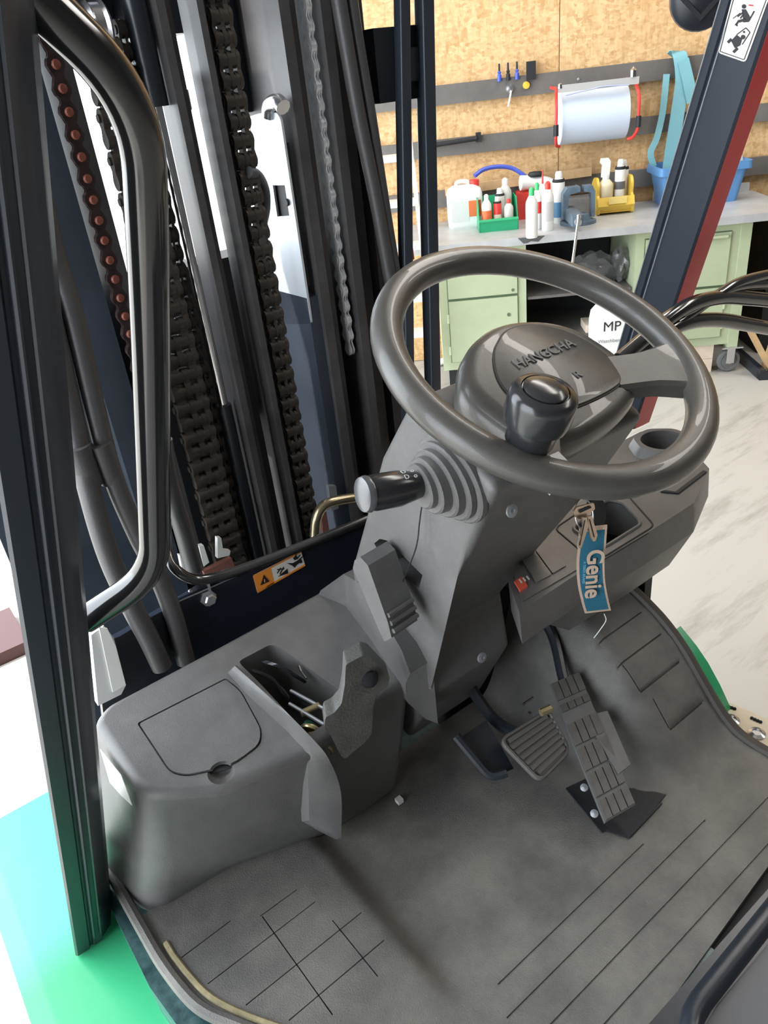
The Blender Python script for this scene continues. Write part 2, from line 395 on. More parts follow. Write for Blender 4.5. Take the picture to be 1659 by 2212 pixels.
# dark shelf rack between the cabinets
t = thing('shelf_rack', WP(.78, 4.7, 0), 'dark steel shelf rack in the gap between the two green cabinets', 'shelf')
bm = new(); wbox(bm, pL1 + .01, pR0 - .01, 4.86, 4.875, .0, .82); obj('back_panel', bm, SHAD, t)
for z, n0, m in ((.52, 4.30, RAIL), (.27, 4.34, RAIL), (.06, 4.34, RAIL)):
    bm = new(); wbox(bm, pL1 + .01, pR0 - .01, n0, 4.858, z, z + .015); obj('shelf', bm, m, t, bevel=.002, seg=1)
def bag(px, py, z, r, lab, seed):
    rnd = random.Random(seed); c = PN(px, py, 4.45); bm = new()
    bmesh.ops.create_icosphere(bm, subdivisions=3, radius=1)
    for v in bm.verts:
        q = v.co.copy(); k = .8 + .22 * math.sin(q.x * 6 + seed) * math.sin(q.y * 7 + q.z * 5) + .10 * abs(math.sin(q.z * 11 + q.x * 9)) + rnd.uniform(-.03, .03)
        v.co = V((0, 0, 0)) + U * (q.x * r[0] * k) + N * (q.y * r[1] * k) + V((0, 0, q.z * r[2] * k))
    z0 = min(v.co.z for v in bm.verts); base_ = V((c.x, c.y, z - z0))
    for v in bm.verts: v.co += base_
    o = obj('plastic_bag', bm, BAGM, ang=80); tagp(o, lab, 'bag', 'clear plastic bags on the dark shelf')
bag(1285, 555, .536, (.12, .09, .09), 'crumpled clear plastic bag on the shelf beside the vise handle', 3)
bag(1340, 535, .536, (.065, .08, .10), 'crumpled clear plastic bag on the shelf next to the right cabinet', 5)
c = PN(1330, 585, 4.37)
bm = new(); wbox(bm, pR0 - .24, pR0 - .02, 4.345, 4.50, .286, .33); o = obj('wood_offcut', bm, PALEW, bevel=.003); tagp(o, 'pale wood offcut lying on the dark shelf left of the right cabinet', 'wood')
c = PN(1270, 700, 4.42)
bm = new(); wbox(bm, c.dot(U) - .30, c.dot(U) - .02, 4.36, 4.50, .076, .10); o = obj('wood_batten', bm, mat('olive_wood', (.30, .28, .12), .6), bevel=.002); tagp(o, 'olive coloured batten on the bottom dark shelf', 'wood')
# jerrycan marked MP
def jerrycan(name, c, ux, w, d, h, lab, m, writing=None, capm=None, group=None):
    t = thing(name, c, lab, 'canister', group)
    uy = V((0, 0, 1)).cross(ux).normalized()
    def pt(a, b, z): return c + ux * a + uy * b + V((0, 0, z))
    ring = lambda s, z, k=.0: rounded([pt(-w / 2 * s - k, -d / 2 * s, z), pt(w / 2 * s + k, -d / 2 * s, z), pt(w / 2 * s + k, d / 2 * s, z), pt(-w / 2 * s - k, d / 2 * s, z)], .035 * min(w, d) / .2, 4)
    bm = new(); loft(bm, [ring(.90, 0), ring(.98, .012), ring(1, .04), ring(1, h * .80), ring(.93, h * .90), ring(.70, h * .97), ring(.55, h)]); b = obj('body', bm, m, t)
    bm = new(); tube(bm, [pt(-w * .22, 0, h * .95), pt(-w * .18, 0, h * 1.07), pt(w * .10, 0, h * 1.07), pt(w * .14, 0, h * .96)], .011, 8); obj('grip', bm, m, t)
    bm = new(); lathe(bm, [(.028, 0), (.028, .03), (.024, .033), (0, .033)], pt(w * .30, 0, h * .95), (0, 0, 1), 16); obj('cap', bm, capm or m, t)
    return t, pt
nj = 4.18; cj = PN(1318, 700, nj); sj = cj.dot(U); zj = PN(1318, 652, nj).z - .30
t, pt = jerrycan('jerrycan', WP(sj - .0, nj, .0), U, .21, .16, max(.25, PN(1318, 652, nj).z), 'large white plastic jerrycan with MP handwritten on it, standing behind the steering wheel', WHT)
pf = PN(1322, 706, nj - .0815)
text_part('writing', 'MP', .075, pf, U, (0, 0, 1), INK, t, label='black handwritten letters')
pf = PN(1322, 736, nj - .0815)
text_part('writing', 'Waschbenzin', .028, pf, U, (0, 0, 1), GREY, t)
# white glove or rag under the left cabinet
bm = new()
c = PZ(958, 790, .0)
tube(bm, [c + V((-.03, .02, .02)), c + V((0, 0, .03)), c + V((.05, -.03, .02))], .022, 10); tube(bm, [c + V((.0, .0, .03)), c + V((.04, .03, .02))], .012, 8, n=1); tube(bm, [c + V((.03, -.0, .03)), c + V((.08, .0, .014))], .012, 8, n=1)
tagp(obj('work_glove', bm, WHT), 'small white work glove on the floor under the left cabinet', 'glove')
# dark panel and timbers leaning at the right end
c = WP(1.95, 4.42, 0)
bm = new(); boxf(bm, PZ(1640, 822, .0), U * .25 - N * .02, N * .04, V((0, 0, .04)) ); boxf(bm, PZ(1640, 822, .0) + V((0, 0, .0)), U * .03, N * .45, V((0, 0, .06)))
tagp(obj('steel_foot', bm, PNT, bevel=.004), 'black steel machine foot on the floor right of the castor', 'foot')
for px, py, n0, L, tl, lab in ((1650, 800, 4.42, .55, .10, 'slim light wooden slat leaning at the right edge of the photo'), (1668, 815, 4.30, .30, -.18, 'short broken wooden slat leaning above the black machine foot')):
    c = PZ(px, py, .0); bm = new(); boxf(bm, c + V((0, 0, .005)), U * .03, N * .05, U * tl + V((0, 0, L))); tagp(obj('wooden_plank', bm, WOOD, bevel=.002), lab, 'wood', 'wooden slats leaning beside the bench')
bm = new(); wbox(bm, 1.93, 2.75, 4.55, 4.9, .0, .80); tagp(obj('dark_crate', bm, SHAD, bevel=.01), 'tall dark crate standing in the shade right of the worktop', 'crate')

# ------------------------------------------------------------------ things on the worktop
def bottle(name, px, py, h, r, lab, body=WHT, capm=GCAP, kind='screw', label_m=None, z=BZ, group='bottles on the worktop', sx=1.0, lz=(.15, .55)):
    c = BP(px, py, z); t = thing(name, c, lab, 'bottle', group); up = (0, 0, 1)
    prof = [(0, 0), (r * .92, 0), (r, .006), (r, h * .66), (r * .93, h * .73), (r * .55, h * .82), (r * .36, h * .86), (r * .36, h * .88), (0, h * .88)]
    if kind == 'can': prof = [(0, 0), (r * .96, 0), (r, .004), (r, h * .80), (r * .9, h * .84), (r * .55, h * .88), (0, h * .88)]
    bm = new(); lathe(bm, prof[1:] if False else prof, c, up, 20, sx=sx, ref=U); obj('body', bm, body, t)
    if kind == 'screw':
        bm = new(); lathe(bm, [(r * .45, h * .84), (r * .45, h * .95), (r * .40, h * .97), (r * .2, h), (0, h)], c, up, 14); obj('cap', bm, capm, t)
    elif kind == 'nozzle':
        bm = new(); lathe(bm, [(r * .80, h * .70), (r * .72, h * .76), (r * .35, h * .84), (r * .2, h * .86), (r * .1, h * 1.18), (0, h * 1.18)], c, up, 14); obj('spout', bm, capm, t)
    elif kind == 'can':
        bm = new(); lathe(bm, [(r * .6, h * .87), (r * .6, h * .95), (r * .45, h * 1.0), (0, h * 1.0)], c, up, 14); obj('cap', bm, capm, t)
        bm = new(); lathe(bm, [(r * 1.01, h * .80), (r * 1.05, h * .82), (r * .9, h * .86), (0, h * .86)], c, up, 18); obj('rim', bm, DRK, t)
    if label_m:
        bm = new(); lathe(bm, [(r * 1.0, h * lz[0]), (r * 1.015, h * lz[0]), (r * 1.015, h * lz[1]), (r * 1.0, h * lz[1])], c, up, 20, sx=sx, ref=U); obj('label_band', bm, label_m, t)
    return t
c = BP(1003, 491)
t, pt = jerrycan('canister', WP(c.dot(U) + .01, c.dot(N) + .04, BZ), U, .20, .13, .225, 'white square canister with a red cap at the left of the worktop', WHT, capm=REDP)
bm = new(); a = WP(c.dot(U) + .03, c.dot(N) - .028, BZ + .06); boxf(bm, a, U * .07, N * .002, V((0, 0, .085))); obj('label_print', bm, LABL, t)
bm = new(); boxf(bm, WP(c.dot(U) - .07, c.dot(N) - .027, BZ + .035), U * .10, N * .002, V((0, 0, .11))); obj('label_print', bm, LGREY, t)
# green open bin
def bin_(name, c, w, d, h, hf, m, lab, cat):
    t = thing(name, c, lab, cat)
    def pt(a, b, z): return c + U * a + N * b + V((0, 0, z))
    th = .004
    bm = new(); prism(bm, [pt(-w / 2, 0, 0), pt(w / 2, 0, 0), pt(w / 2, d, 0), pt(-w / 2, d, 0)], (0, 0, th)); obj('bottom', bm, m, t)
    for s in (-1, 1):
        x = s * w / 2
        bm = new(); prism(bm, [pt(x, 0, 0), pt(x, d, 0), pt(x, d, h), pt(x, d * .35, h), pt(x, d * .12, hf), pt(x, -.01, hf)], U * (-s * th)); obj('side_panel', bm, m, t, bevel=.001, seg=1)
    bm = new(); prism(bm, [pt(-w / 2, 0, 0), pt(w / 2, 0, 0), pt(w / 2, -.01, hf), pt(-w / 2, -.01, hf)], N * th); prism(bm, [pt(-w / 2, -.018, hf), pt(w / 2, -.018, hf), pt(w / 2, 0, hf + .008), pt(-w / 2, 0, hf + .008)], (0, 0, .004)); obj('front_panel', bm, m, t)
    bm = new(); prism(bm, [pt(-w / 2, d, 0), pt(w / 2, d, 0), pt(w / 2, d, h), pt(-w / 2, d, h)], N * -th); obj('back_panel', bm, m, t)
    return t
c = BP(1078, 499); gb = WP(c.dot(U), c.dot(N), BZ)
bin_('storage_bin', gb, .215, .22, .16, .055, GBIN, 'green open fronted plastic bin holding small bottles', 'bin')
inb = 'bottles in the green bin'
zb = BZ + .005
def inbin(name, a, b, h, r, lab, **k):
    p = gb + U * a + N * b; q = None
    t = bottle(name, 1000, 480, h, r, lab, group=inb, z=zb, **k)
    d = p - t.location; t.location += V((d.x, d.y, 0)); BASE[t.name] = t.location.copy(); return t
inbin('cleaner_bottle', -.060, .055, .185, .027, 'white bottle with an orange label, front left in the green bin', capm=WHT, label_m=LABL)
inbin('spray_can', .0, .065, .165, .022, 'slim can with a red and cream label in the middle of the green bin', capm=WHT, kind='can', label_m=REDP, body=CREAM, lz=(.45, .8))
inbin('solvent_bottle', .062, .06, .15, .026, 'clear grey bottle with a red tip, right in the green bin', body=CLEAR, capm=REDP)
inbin('spray_bottle', .020, .125, .20, .026, 'white can with a grey dome top, behind the slim red can in the green bin', capm=WHT, kind='can')
inbin('flask', .055, .165, .245, .036, 'tall translucent flask at the back of the green bin', body=CLEAR, capm=WHT)
bottle('detergent_bottle', 1149, 513, .245, .031, 'tall white bottle with a green cap standing nearest the worktop edge', sx=1.0)
bottle('detergent_bottle', 1160, 494, .235, .026, 'white bottle with green cap and red label, half hidden behind the front green capped one', label_m=REDP, lz=(.35, .6))
bottle('oil_bottle', 1172, 482, .235, .030, 'white bottle with a tall red funnel spout', kind='nozzle', capm=REDP, label_m=mat('label_grey', (.4, .42, .45), .5), lz=(.1, .3))
bottle('polish_bottle', 1183, 497, .245, .032, 'white bottle with a small red cap, beside the blue labelled spray can', capm=REDP, label_m=LGREY, lz=(.2, .6))
bottle('lubricant_can', 1206, 481, .265, .033, 'white spray can with black ring and blue label, left of the vise', kind='can', capm=WHT, label_m=mat('label_blue', (.10, .25, .42), .4), lz=(.12, .42))
# red crate and white tool with blue hose behind the bottles
c = BP(1152, 470); s_, n_ = sn(c); n_ = min(n_, 4.74)
bm = new(); wbox(bm, s_ - .09, s_ + .08, n_, n_ + .12, BZ, BZ + .145); tagp(obj('red_box', bm, REDP, bevel=.012), 'red plastic box standing behind the bottles', 'box')
t = thing('power_tool', WP(s_, n_ + .05, BZ + .15), 'white polishing tool with a black knob and a blue hose, lying on the red box', 'tool')
bm = new(); tube(bm, [WP(s_ - .07, n_ + .04, BZ + .195), WP(s_ + .0, n_ + .05, BZ + .19), WP(s_ + .09, n_ + .05, BZ + .175), WP(s_ + .13, n_ + .05, BZ + .14)], lambda q: .042 - .012 * q, 14); obj('housing', bm, WHT, t)
bm = new(); lathe(bm, [(.030, 0), (.034, .01), (.028, .024), (0, .028)], WP(s_ + .015, n_ + .04, BZ + .222), (0, 0, 1), 18, sx=1.3, ref=U); obj('knob', bm, SHAD, t)
hp = [PN(1142, 388, n_ + .05), PN(1128, 376, n_ + .05), PN(1105, 363, n_ + .06), PN(1075, 360, n_ + .05), PN(1045, 366, n_ + .03), PN(1025, 380, n_ - .0)]
bm = new(); tube(bm, hp, .012, 10); obj('hose', bm, BLUH, t)
# bench vise
c = BP(1250, 484); s_, n_ = sn(c)
t = thing('bench_vise', WP(s_, n_, BZ), 'blue grey bench vise with a chromed sliding handle bar hanging over the worktop edge', 'vise')
bm = new(); lathe(bm, [(.085, 0), (.085, .016), (.06, .022), (.05, .05), (0, .05)], WP(s_, n_ + .02, BZ), (0, 0, 1), 20, sx=1.15, ref=U); obj('swivel_base', bm, VISE, t)
def arch(x0, w):
    bm = new(); pts = [WP(s_ + x0, n_, BZ + .03), WP(s_ + x0, n_, BZ + .16), WP(s_ + x0 + w * .25, n_, BZ + .19), WP(s_ + x0 + w, n_, BZ + .19), WP(s_ + x0 + w, n_, BZ + .165), WP(s_ + x0 + w * .4, n_, BZ + .155), WP(s_ + x0 + w * .3, n_, BZ + .12), WP(s_ + x0 + w * .3, n_, BZ + .03)]
    return prism(bm, pts, N * .07)
obj('fixed_jaw', arch(-.085, .09), VISE, t, bevel=.005)
obj('moving_jaw', arch(.085, -.06), VISE, t, bevel=.005)
bm = new(); hub = PN(1249, 480, 4.20); wbox(bm, hub.dot(U) - .026, hub.dot(U) + .030, 4.215, n_ + .08, BZ + .03, BZ + .085); obj('slide', bm, VISE, t, bevel=.006)
bm = new(); lathe(bm, [(.016, -.016), (.020, 0), (.020, .012), (0, .018)], hub, N, 12); obj('screw_head', bm, GREY, t)
bm = new(); tube(bm, [hub + V((0, 0, .03)) - N * .012, PN(1236, 572, 4.186)], .0085, 10, n=1); lathe(bm, [(.012, 0), (.012, .02), (0, .024)], hub - N * .012 + V((0, 0, .02)), (0, 0, 1), 10); obj('handle_bar', bm, CROM, t)
bm = new(); wbox(bm, s_ - .04, s_ + .16, 4.72, 4.86, BZ, BZ + .085); tagp(obj('grey_box', bm, GREY, bevel=.004), 'grey metal box behind the bench vise', 'box')
# wooden board along the lowest rail
a = PN(962, 418, 4.87); b = PN(1278, 374, 4.87)
bm = new(); boxf(bm, a - V((0, 0, .015)), (b - a), N * .03, V((0, 0, .048))); tagp(obj('wooden_board', bm, WOOD, bevel=.002), 'long pale wooden board leaning on the lowest rail behind the bottles', 'board')
# yellow bin with bottles
c = BP(1329, 463); yb = WP(c.dot(U), c.dot(N), BZ)
t = thing('tilt_bin', yb, 'yellow plastic bin with curved sides holding spray bottles, right of the vise', 'bin')
w = .20
for s in (-1, 1):
    pts = [yb + U * (s * w / 2) + N * q + V((0, 0, z)) for q, z in ((0, .0), (.17, .0), (.19, .06), (.18, .15), (.12, .19), (.05, .19), (.02, .15), (.03, .10), (.0, .085), (-.015, .05))]
    bm = new(); prism(bm, rounded(pts, .02, 3), U * (-s * .014)); obj('side_panel', bm, YEL, t, bevel=.002, seg=1)
bm = new(); prism(bm, [yb + U * (-w / 2) + N * q + V((0, 0, z)) for q, z in ((.0, .02), (.005, .016), (-.012, .05), (.002, .088), (.0, .094), (-.022, .05))], U * w); obj('front_panel', bm, YEL, t)
bm = new(); boxf(bm, yb + U * (-w / 2) + V((0, 0, .012)), U * w, N * .18, V((0, 0, .006))); boxf(bm, yb + U * (-w / 2) + N * .175 + V((0, 0, .012)), U * w, N * .008, V((0, 0, .13))); obj('bottom', bm, YEL, t)
bm = new(); wbox(bm, yb.dot(U) - .045, yb.dot(U) + .055, yb.dot(N) - .026, yb.dot(N) - .02, BZ + .06, BZ + .095); obj('label_holder', bm, mat('yellow_pale', (.85, .66, .22), .4), t)
def inyel(name, a, b, h, r, lab, **k):
    t = bottle(name, 1000, 480, h, r, lab, z=BZ + .02, group='bottles in the yellow bin', **k)
    d = (yb + U * a + N * b) - t.location; t.location += V((d.x, d.y, 0)); BASE[t.name] = t.location.copy(); return t
t = inyel('trigger_bottle', -.045, .07, .19, .042, 'cream spray bottle with a white trigger head, left in the yellow bin', capm=WHT, body=mat('cream_plastic', (.80, .72, .50), .4))
c = t.location
bm = new(); prism(bm, [c + U * a + V((0, 0, z)) for a, z in ((-.022, .17), (.020, .17), (.024, .25), (.012, .268), (-.026, .268), (-.030, .245), (-.018, .23))], N * .03); obj('trigger_head', bm, WHT, t, bevel=.004)
inyel('spray_can', .035, .075, .255, .029, 'white spray can with black rim in the yellow bin', kind='can', capm=WHT, label_m=mat('label_dark', (.12, .13, .14), .4), lz=(.40, .56))
inyel('spray_can', .065, .120, .245, .026, 'white topped can at the back right of the yellow bin', kind='can', capm=WHT)
# blue bucket
c = BP(1496, 440); bb = WP(c.dot(U) + .03, 4.755, BZ)
t = thing('storage_tub', bb, 'blue plastic tub with a wide rim, standing behind the right roll bar pillar', 'tub')
def sq(w, d, z): return rounded([bb + U * a + N * b + V((0, 0, z)) for a, b in ((-w, -d), (w, -d), (w, d), (-w, d))], .03, 4)
bm = new(); loft(bm, [sq(.20, .11, 0), sq(.225, .13, .17), sq(.25, .148, .17), sq(.25, .148, .21), sq(.24, .14, .212), sq(.20, .11, .03)]); obj('body', bm, BLUB, t)
bm = new(); lathe(bm, [(0, 0), (.05, 0), (.055, .06), (.03, .12), (0, .14)], bb + U * .19 + V((0, 0, .14)), (0, 0, 1), 16); tagp(obj('white_jug', bm, WHT), 'white jug standing in the blue tub, beside the right pillar', 'jug')
# ------------------------------------------------------------------ things on the rails
for i, (px, m) in enumerate(((1079, BLUH), (1098, SHAD), (1117, BLUH))):
    p = PN(px, 170 - i * 3, 4.90); z = 1.602
    p = WP(p.dot(U), 4.905, 1.585)
    t = thing('screwdriver', p, ('blue and black screwdriver stuck in the top rail, left of three', 'black screwdriver stuck in the top rail, middle of three', 'blue and black screwdriver stuck in the top rail, next to the black box')[i], 'screwdriver', 'screwdrivers on the top rail')
    bm = new(); lathe(bm, [(.012, 0), (.012, .03), (.007, .036), (.011, .045), (.006, .05), (0, .05)], p, (0, 0, 1), 10); obj('grip', bm, m, t)
    bm = new(); lathe(bm, [(.006, .048), (.005, .085), (0, .087)], p, (0, 0, 1), 8); obj('shank', bm, SHAD, t)
p = PN(1147, 150, 4.90); bm = new(); wbox(bm, p.dot(U) - .025, p.dot(U) + .025, 4.885, 4.912, 1.575, 1.665); tagp(obj('black_box', bm, SHAD, bevel=.003), 'small black box clipped on the top rail right of the screwdrivers', 'box')
p = PN(1137, 184, 4.90); bm = new(); lathe(bm, [(.018, 0), (.020, .006), (.018, .018), (0, .020)], WP(p.dot(U), 4.915, p.z), -N, 16); tagp(obj('magnet_button', bm, YEL), 'round yellow magnet on the top rail', 'magnet')
p = PN(1102, 192, 4.90); t = thing('hook_magnet', WP(p.dot(U), 4.915, p.z), 'silver magnet hook with a dangling white tie on the top rail', 'hook')
bm = new(); lathe(bm, [(.022, 0), (.024, .006), (.018, .018), (0, .022)], WP(p.dot(U), 4.915, p.z), -N, 14); obj('magnet', bm, STL, t)
bm = new(); tube(bm, [WP(p.dot(U) + .004, 4.89, p.z - .01), WP(p.dot(U) - .006, 4.88, p.z - .05), WP(p.dot(U) - .014, 4.885, p.z - .085)], .005, 8); obj('tie', bm, WHT, t)
a = PN(934, 314, 4.89); b = PN(1030, 299, 4.89); t = thing('caulking_gun', (a + b) / 2, 'black caulking gun lying on the middle rail', 'tool')
bm = new(); tube(bm, [a, b], .013, 10, n=1); obj('barrel', bm, SHAD, t)
bm = new(); boxf(bm, b - U * .005 + V((0, 0, -.02)), U * .03, N * .02, V((0, 0, .05))); obj('grip', bm, SHAD, t, bevel=.003)
# paper roll in red bracket
a = PN(1207, 240, 4.80); b = PN(1362, 225, 4.80); zc = 1.375; ra = .135
sa, sb = PN(1211, 240, 4.70).dot(U), PN(1361, 225, 4.70).dot(U)
t = thing('paper_roll_holder', WP((sa + sb) / 2, 4.80, zc), 'large pale blue paper roll in a red wire bracket on the board wall', 'roll holder')
bm = new(); ax = U; c0 = WP(sa, 4.79, zc)
lathe(bm, [(0, 0), (.02, 0), (ra - .012, 0), (ra, .006), (ra, sb - sa - .006), (ra - .012, sb - sa), (0, sb - sa)], c0, U, 40); obj('paper_roll', bm, PAPR, t)
for k, sg in ((sa - .022, -1), (sb + .022, 1)):
    path = corner_path([WP(k, 4.905, zc + .15), WP(k, 4.72, zc + .15), WP(k + sg * .01, 4.64, zc + .08), WP(k + sg * .012, 4.64, zc - .09), WP(k, 4.70, zc - .13), WP(k - sg * .02, 4.72, zc - .135)], .03)
    bm = new(); tube(bm, path, .0085, 8, n=1); br = obj('bracket', bm, REDP, t)
    bm = new(); tube(bm, [WP(k + sg * .012, 4.637, zc - .02), WP(k + sg * .012, 4.637, zc - .075)], .014, 8, n=1); obj('grip', bm, SHAD, br)
bm = new(); boxf(bm, WP(sa - .02, 4.655, zc + .130), U * (sb - sa + .05), N * .012, V((0, 0, .035))); obj('tear_bar', bm, mat('clear_strip', (.45, .45, .44), .25), t, bevel=.002)
bm = new(); tube(bm, [WP(sa + .02, 4.66, zc + .115), WP(sa + .15, 4.655, zc + .13), WP(sb - .15, 4.650, zc + .137), WP(sb - .02, 4.655, zc + .13)], .008, 6, flat=.4); obj('torn_edge', bm, mat('paper_shadow', (.42, .48, .72), .7), t)  # torn paper edge; its darker blue paints in shade
bm = new(); lathe(bm, [(.018, 0), (.018, .03), (.008, .04), (0, .05)], WP(sb + .0, 4.665, zc + .165), (0, 0, 1), 10); lathe(bm, [(.014, 0), (.012, .02), (0, .025)], WP(sa - .01, 4.665, zc + .150), (0, 0, 1), 10); obj('wing_nut', bm, CROM, t)['kind'] = 'stuff'
# turquoise lifting strap over the top rail
def strap(bm, pts, w):
    P = smooth_path(pts, 5); rings = []
    for i, p in enumerate(P):
        d = (P[min(i + 1, len(P) - 1)] - P[max(i - 1, 0)]).normalized(); a = (U - d * U.dot(d)).normalized(); b = d.cross(a).normalized()
        rings.append([p + a * w / 2 + b * .002, p - a * w / 2 + b * .002, p - a * w / 2 - b * .002, p + a * w / 2 - b * .002])
    return loft(bm, rings)
t = thing('lifting_strap', PN(1460, 130, 4.88), 'turquoise webbing strap draped over the top rail beside the right pillar', 'strap')
bm = new(); strap(bm, [PN(1450, 122, 4.93), PN(1462, 113, 4.91), PN(1470, 125, 4.88), PN(1474, 170, 4.87), PN(1466, 230, 4.87), PN(1450, 330, 4.86), PN(1440, 400, 4.84)], .075); obj('web', bm, TURQ, t)
bm = new(); strap(bm, [PN(1440, 160, 4.89), PN(1436, 200, 4.88), PN(1430, 250, 4.88), PN(1418, 300, 4.87), PN(1405, 330, 4.86), PN(1412, 360, 4.86)], .035); obj('web', bm, TURQ, t)
bm = new(); strap(bm, [PN(1476, 130, 4.87), PN(1488, 180, 4.86), PN(1496, 220, 4.86)], .06); obj('web', bm, TURQ, t)
# aluminium step ladder
t = thing('step_ladder', PZ(915, 800, 0), 'narrow aluminium step ladder between the two black pipes, left of the worktop', 'ladder')
nl = 4.12
top = PN(872, 232, nl); botm = PN(938, 800, nl)
bm = new(); boxf(bm, botm - V((0, 0, 0)), top - botm, U * .022, N * .05); st = obj('stile', bm, ALU, t, bevel=.002)
bm = new(); boxf(bm, botm - U * .36, top - botm, U * .022, N * .05); obj('stile', bm, ALU, t, bevel=.002)
for py in (338, 432, 522, 642, 715):
    f_ = (py - 232) / (800 - 232.0); q = top.lerp(botm, f_)
    # z by height rather than pixels
for k, py in enumerate((336, 434, 528, 640, 716)):
    f_ = (py - 232) / 568.0; x = 872 + 66 * f_; q = PN(x, py, nl)
    bm = new(); boxf(bm, q - U * .34 - N * .03 - V((0, 0, .02)), U * .36, N * .10, V((0, 0, .028))); obj('tread', bm, ALU, t, bevel=.002)
bm = new(); boxf(bm, top - U * .01 - V((0, 0, .02)), U * .04, N * .05, V((0, 0, .035))); obj('end_cap', bm, SHAD, t, bevel=.004)

# ================================================================== THE FORKLIFT
FK = thing('forklift', (.5, .3, 0), 'black and green forklift truck with steering wheel, levers, pedals and chain mast', 'forklift')
def sub(name, loc, parent=FK, label=None):
    o = bpy.data.objects.new(name, None); COL.objects.link(o); o.location = V(loc) - base(parent); o.parent = parent
    BASE[o.name] = V(loc); o.empty_display_size = .03
    if label: o['label'] = label
    return o
def PP(px, py, p0, nrm):
    d = ray(px, py); return EYE + d * ((V(p0) - EYE).dot(nrm) / d.dot(nrm))
# ---- body, fenders, floor plate
bm = new(); box(bm, .03, .96, -.5, 1.02, .16, .672); obj('chassis', bm, SHAD, FK, bevel=.01)  # unseen body block, put in so no light leaks up
bm = new(); prism(bm, rounded([V((-.135, 1.205, .625)), V((.04, 1.205, .625)), V((.04, .55, .625)), V((-.135, .55, .625))], .012), (0, 0, -.02))
boxf(bm, (-.135, .55, .50), (.012, 0, 0), (0, .655, 0), (0, 0, .12)); obj('fender', bm, GRN, FK, bevel=.006, label='green left fender over the front wheel')
bm = new(); lathe(bm, [(0, -.09), (.12, -.09), (.20, -.10), (.245, -.07), (.25, 0), (.245, .07), (.20, .10), (.12, .09), (0, .09)], (-.02, .93, .25), (1, 0, 0), 36); obj('tyre', bm, SHAD, FK)
pts = [PX(px, py, 1.015) for px, py in ((1470, 1352), (1505, 1395), (1530, 1432), (1556, 1480), (1578, 1528))]
pts += [V((1.015, pts[-1].y - .02, .50)), V((1.015, pts[0].y + .06, .50))]
bm = new(); prism(bm, pts, (-.05, 0, 0)); obj('fender', bm, GRN, FK, bevel=.003, label='green right fender behind the mat edge')
bm = new(); lathe(bm, [(0, -.06), (.12, -.06), (.20, -.07), (.22, 0), (.20, .07), (.12, .06), (0, .06)], (.98, .80, .22), (1, 0, 0), 36); obj('tyre', bm, SHAD, FK)
st = sub('step_plate', (1.03, .4, .65), label='cream coloured step plate at the right edge')
pl = [PZ(px, py, .66) for px, py in ((1545, 1505), (1576, 1518), (1659, 1553), (1720, 1580), (1760, 1700), (1659, 1660), (1600, 1610))]
bm = new(); prism(bm, pl, (0, 0, -.012)); obj('plate', bm, CREAM, st)
for a_, b_ in (((1566, 1524), (1590, 1532)), ((1621, 1550), (1646, 1561))):
    bm = new(); p = PZ(*a_, .661); q = PZ(*b_, .661)
    for k in range(4):
        c_ = p.lerp(q, (k + .5) / 4); bmesh.ops.create_icosphere(bm, subdivisions=1, radius=.0035, matrix=Matrix.Translation(c_))
    o = obj('grip_slot', bm, DRK, st)
for px, py in ((1635, 1585), (1580, 1556)):
    p = PZ(px, py, .66); bm = new(); lathe(bm, [(.014, 0), (.014, .002), (.008, .005), (.007, .002), (0, .002)], p, (0, 0, 1), 16); obj('bolt', bm, STL, st)
bm = new(); prism(bm, [V(q) for q in ((.012, .93, .686), (.012, .70, .686), (.022, .62, .686), (.05, .55, .686), (.30, .10, .686), (.6, .05, .686), (.6, .93, .686))], (0, 0, -.07))
obj('floor_plate', bm, mat('side_paint', (.018, .05, .055), .3, var=.8, vscale=40, color2=(.08, .16, .16)), FK, bevel=.004)

# ---- floor mat (its own thing)
MT = thing('floor_mat', (.45, .45, .685), 'dark grey ribbed rubber floor mat covering the truck floor and the raised right toe board', 'mat')
def sst(a, b, x):
    t = max(0, min(1, (x - a) / (b - a))); return t * t * (3 - 2 * t)
RAMP = [(.20, 0), (.405, 0), (.427, .004), (.45, .017), (.48, .045), (.515, .088), (.555, .132), (.60, .163), (.65, .186), (.80, .24)]
def ramp(y):
    for (a, h), (b, k) in zip(RAMP, RAMP[1:]):
        if y <= b: return h + (k - h) * (y - a) / (b - a)
    return RAMP[-1][1]
def mat_z(x, y):
    z = .690 + ramp(y) * sst(.70, .82, x)
    z += .020 * (1 - sst(.288, .318, x)) * sst(.40, .50, y)
    z += .022 * sst(.935, .955, x) * sst(.50, .42, y) * 0
    return z
def xl(y):
    T = [(.0, .30), (.40, .20), (.48, .13), (.53, .095), (.57, .070), (.605, .050), (.64, .039), (.70, .031), (.78, .028), (1.0, .024)]
    for (a, h), (b, k) in zip(T, T[1:]):
        if y <= b: return h + (k - h) * (y - a) / (b - a)
def xr(y): return .944
ys = [.235 + .0108 * i for i in range(52)]; NX = 92
bm = new(); top = []
for y in ys:
    a, b = xl(y), xr(y); yy = y
    row = []
    for i in range(NX + 1):
        x = a + (b - a) * i / NX
        y2 = y + (.25 + .02 * (x - .47) / .27 - .235) * max(0, 1 - (y - .235) / .1)
        row.append(V((x, y2, mat_z(x, y2))))
    top.append(row)
A = [[bm.verts.new(p) for p in r] for r in top]; B = [[bm.verts.new(p - V((0, 0, .010))) for p in r] for r in top]
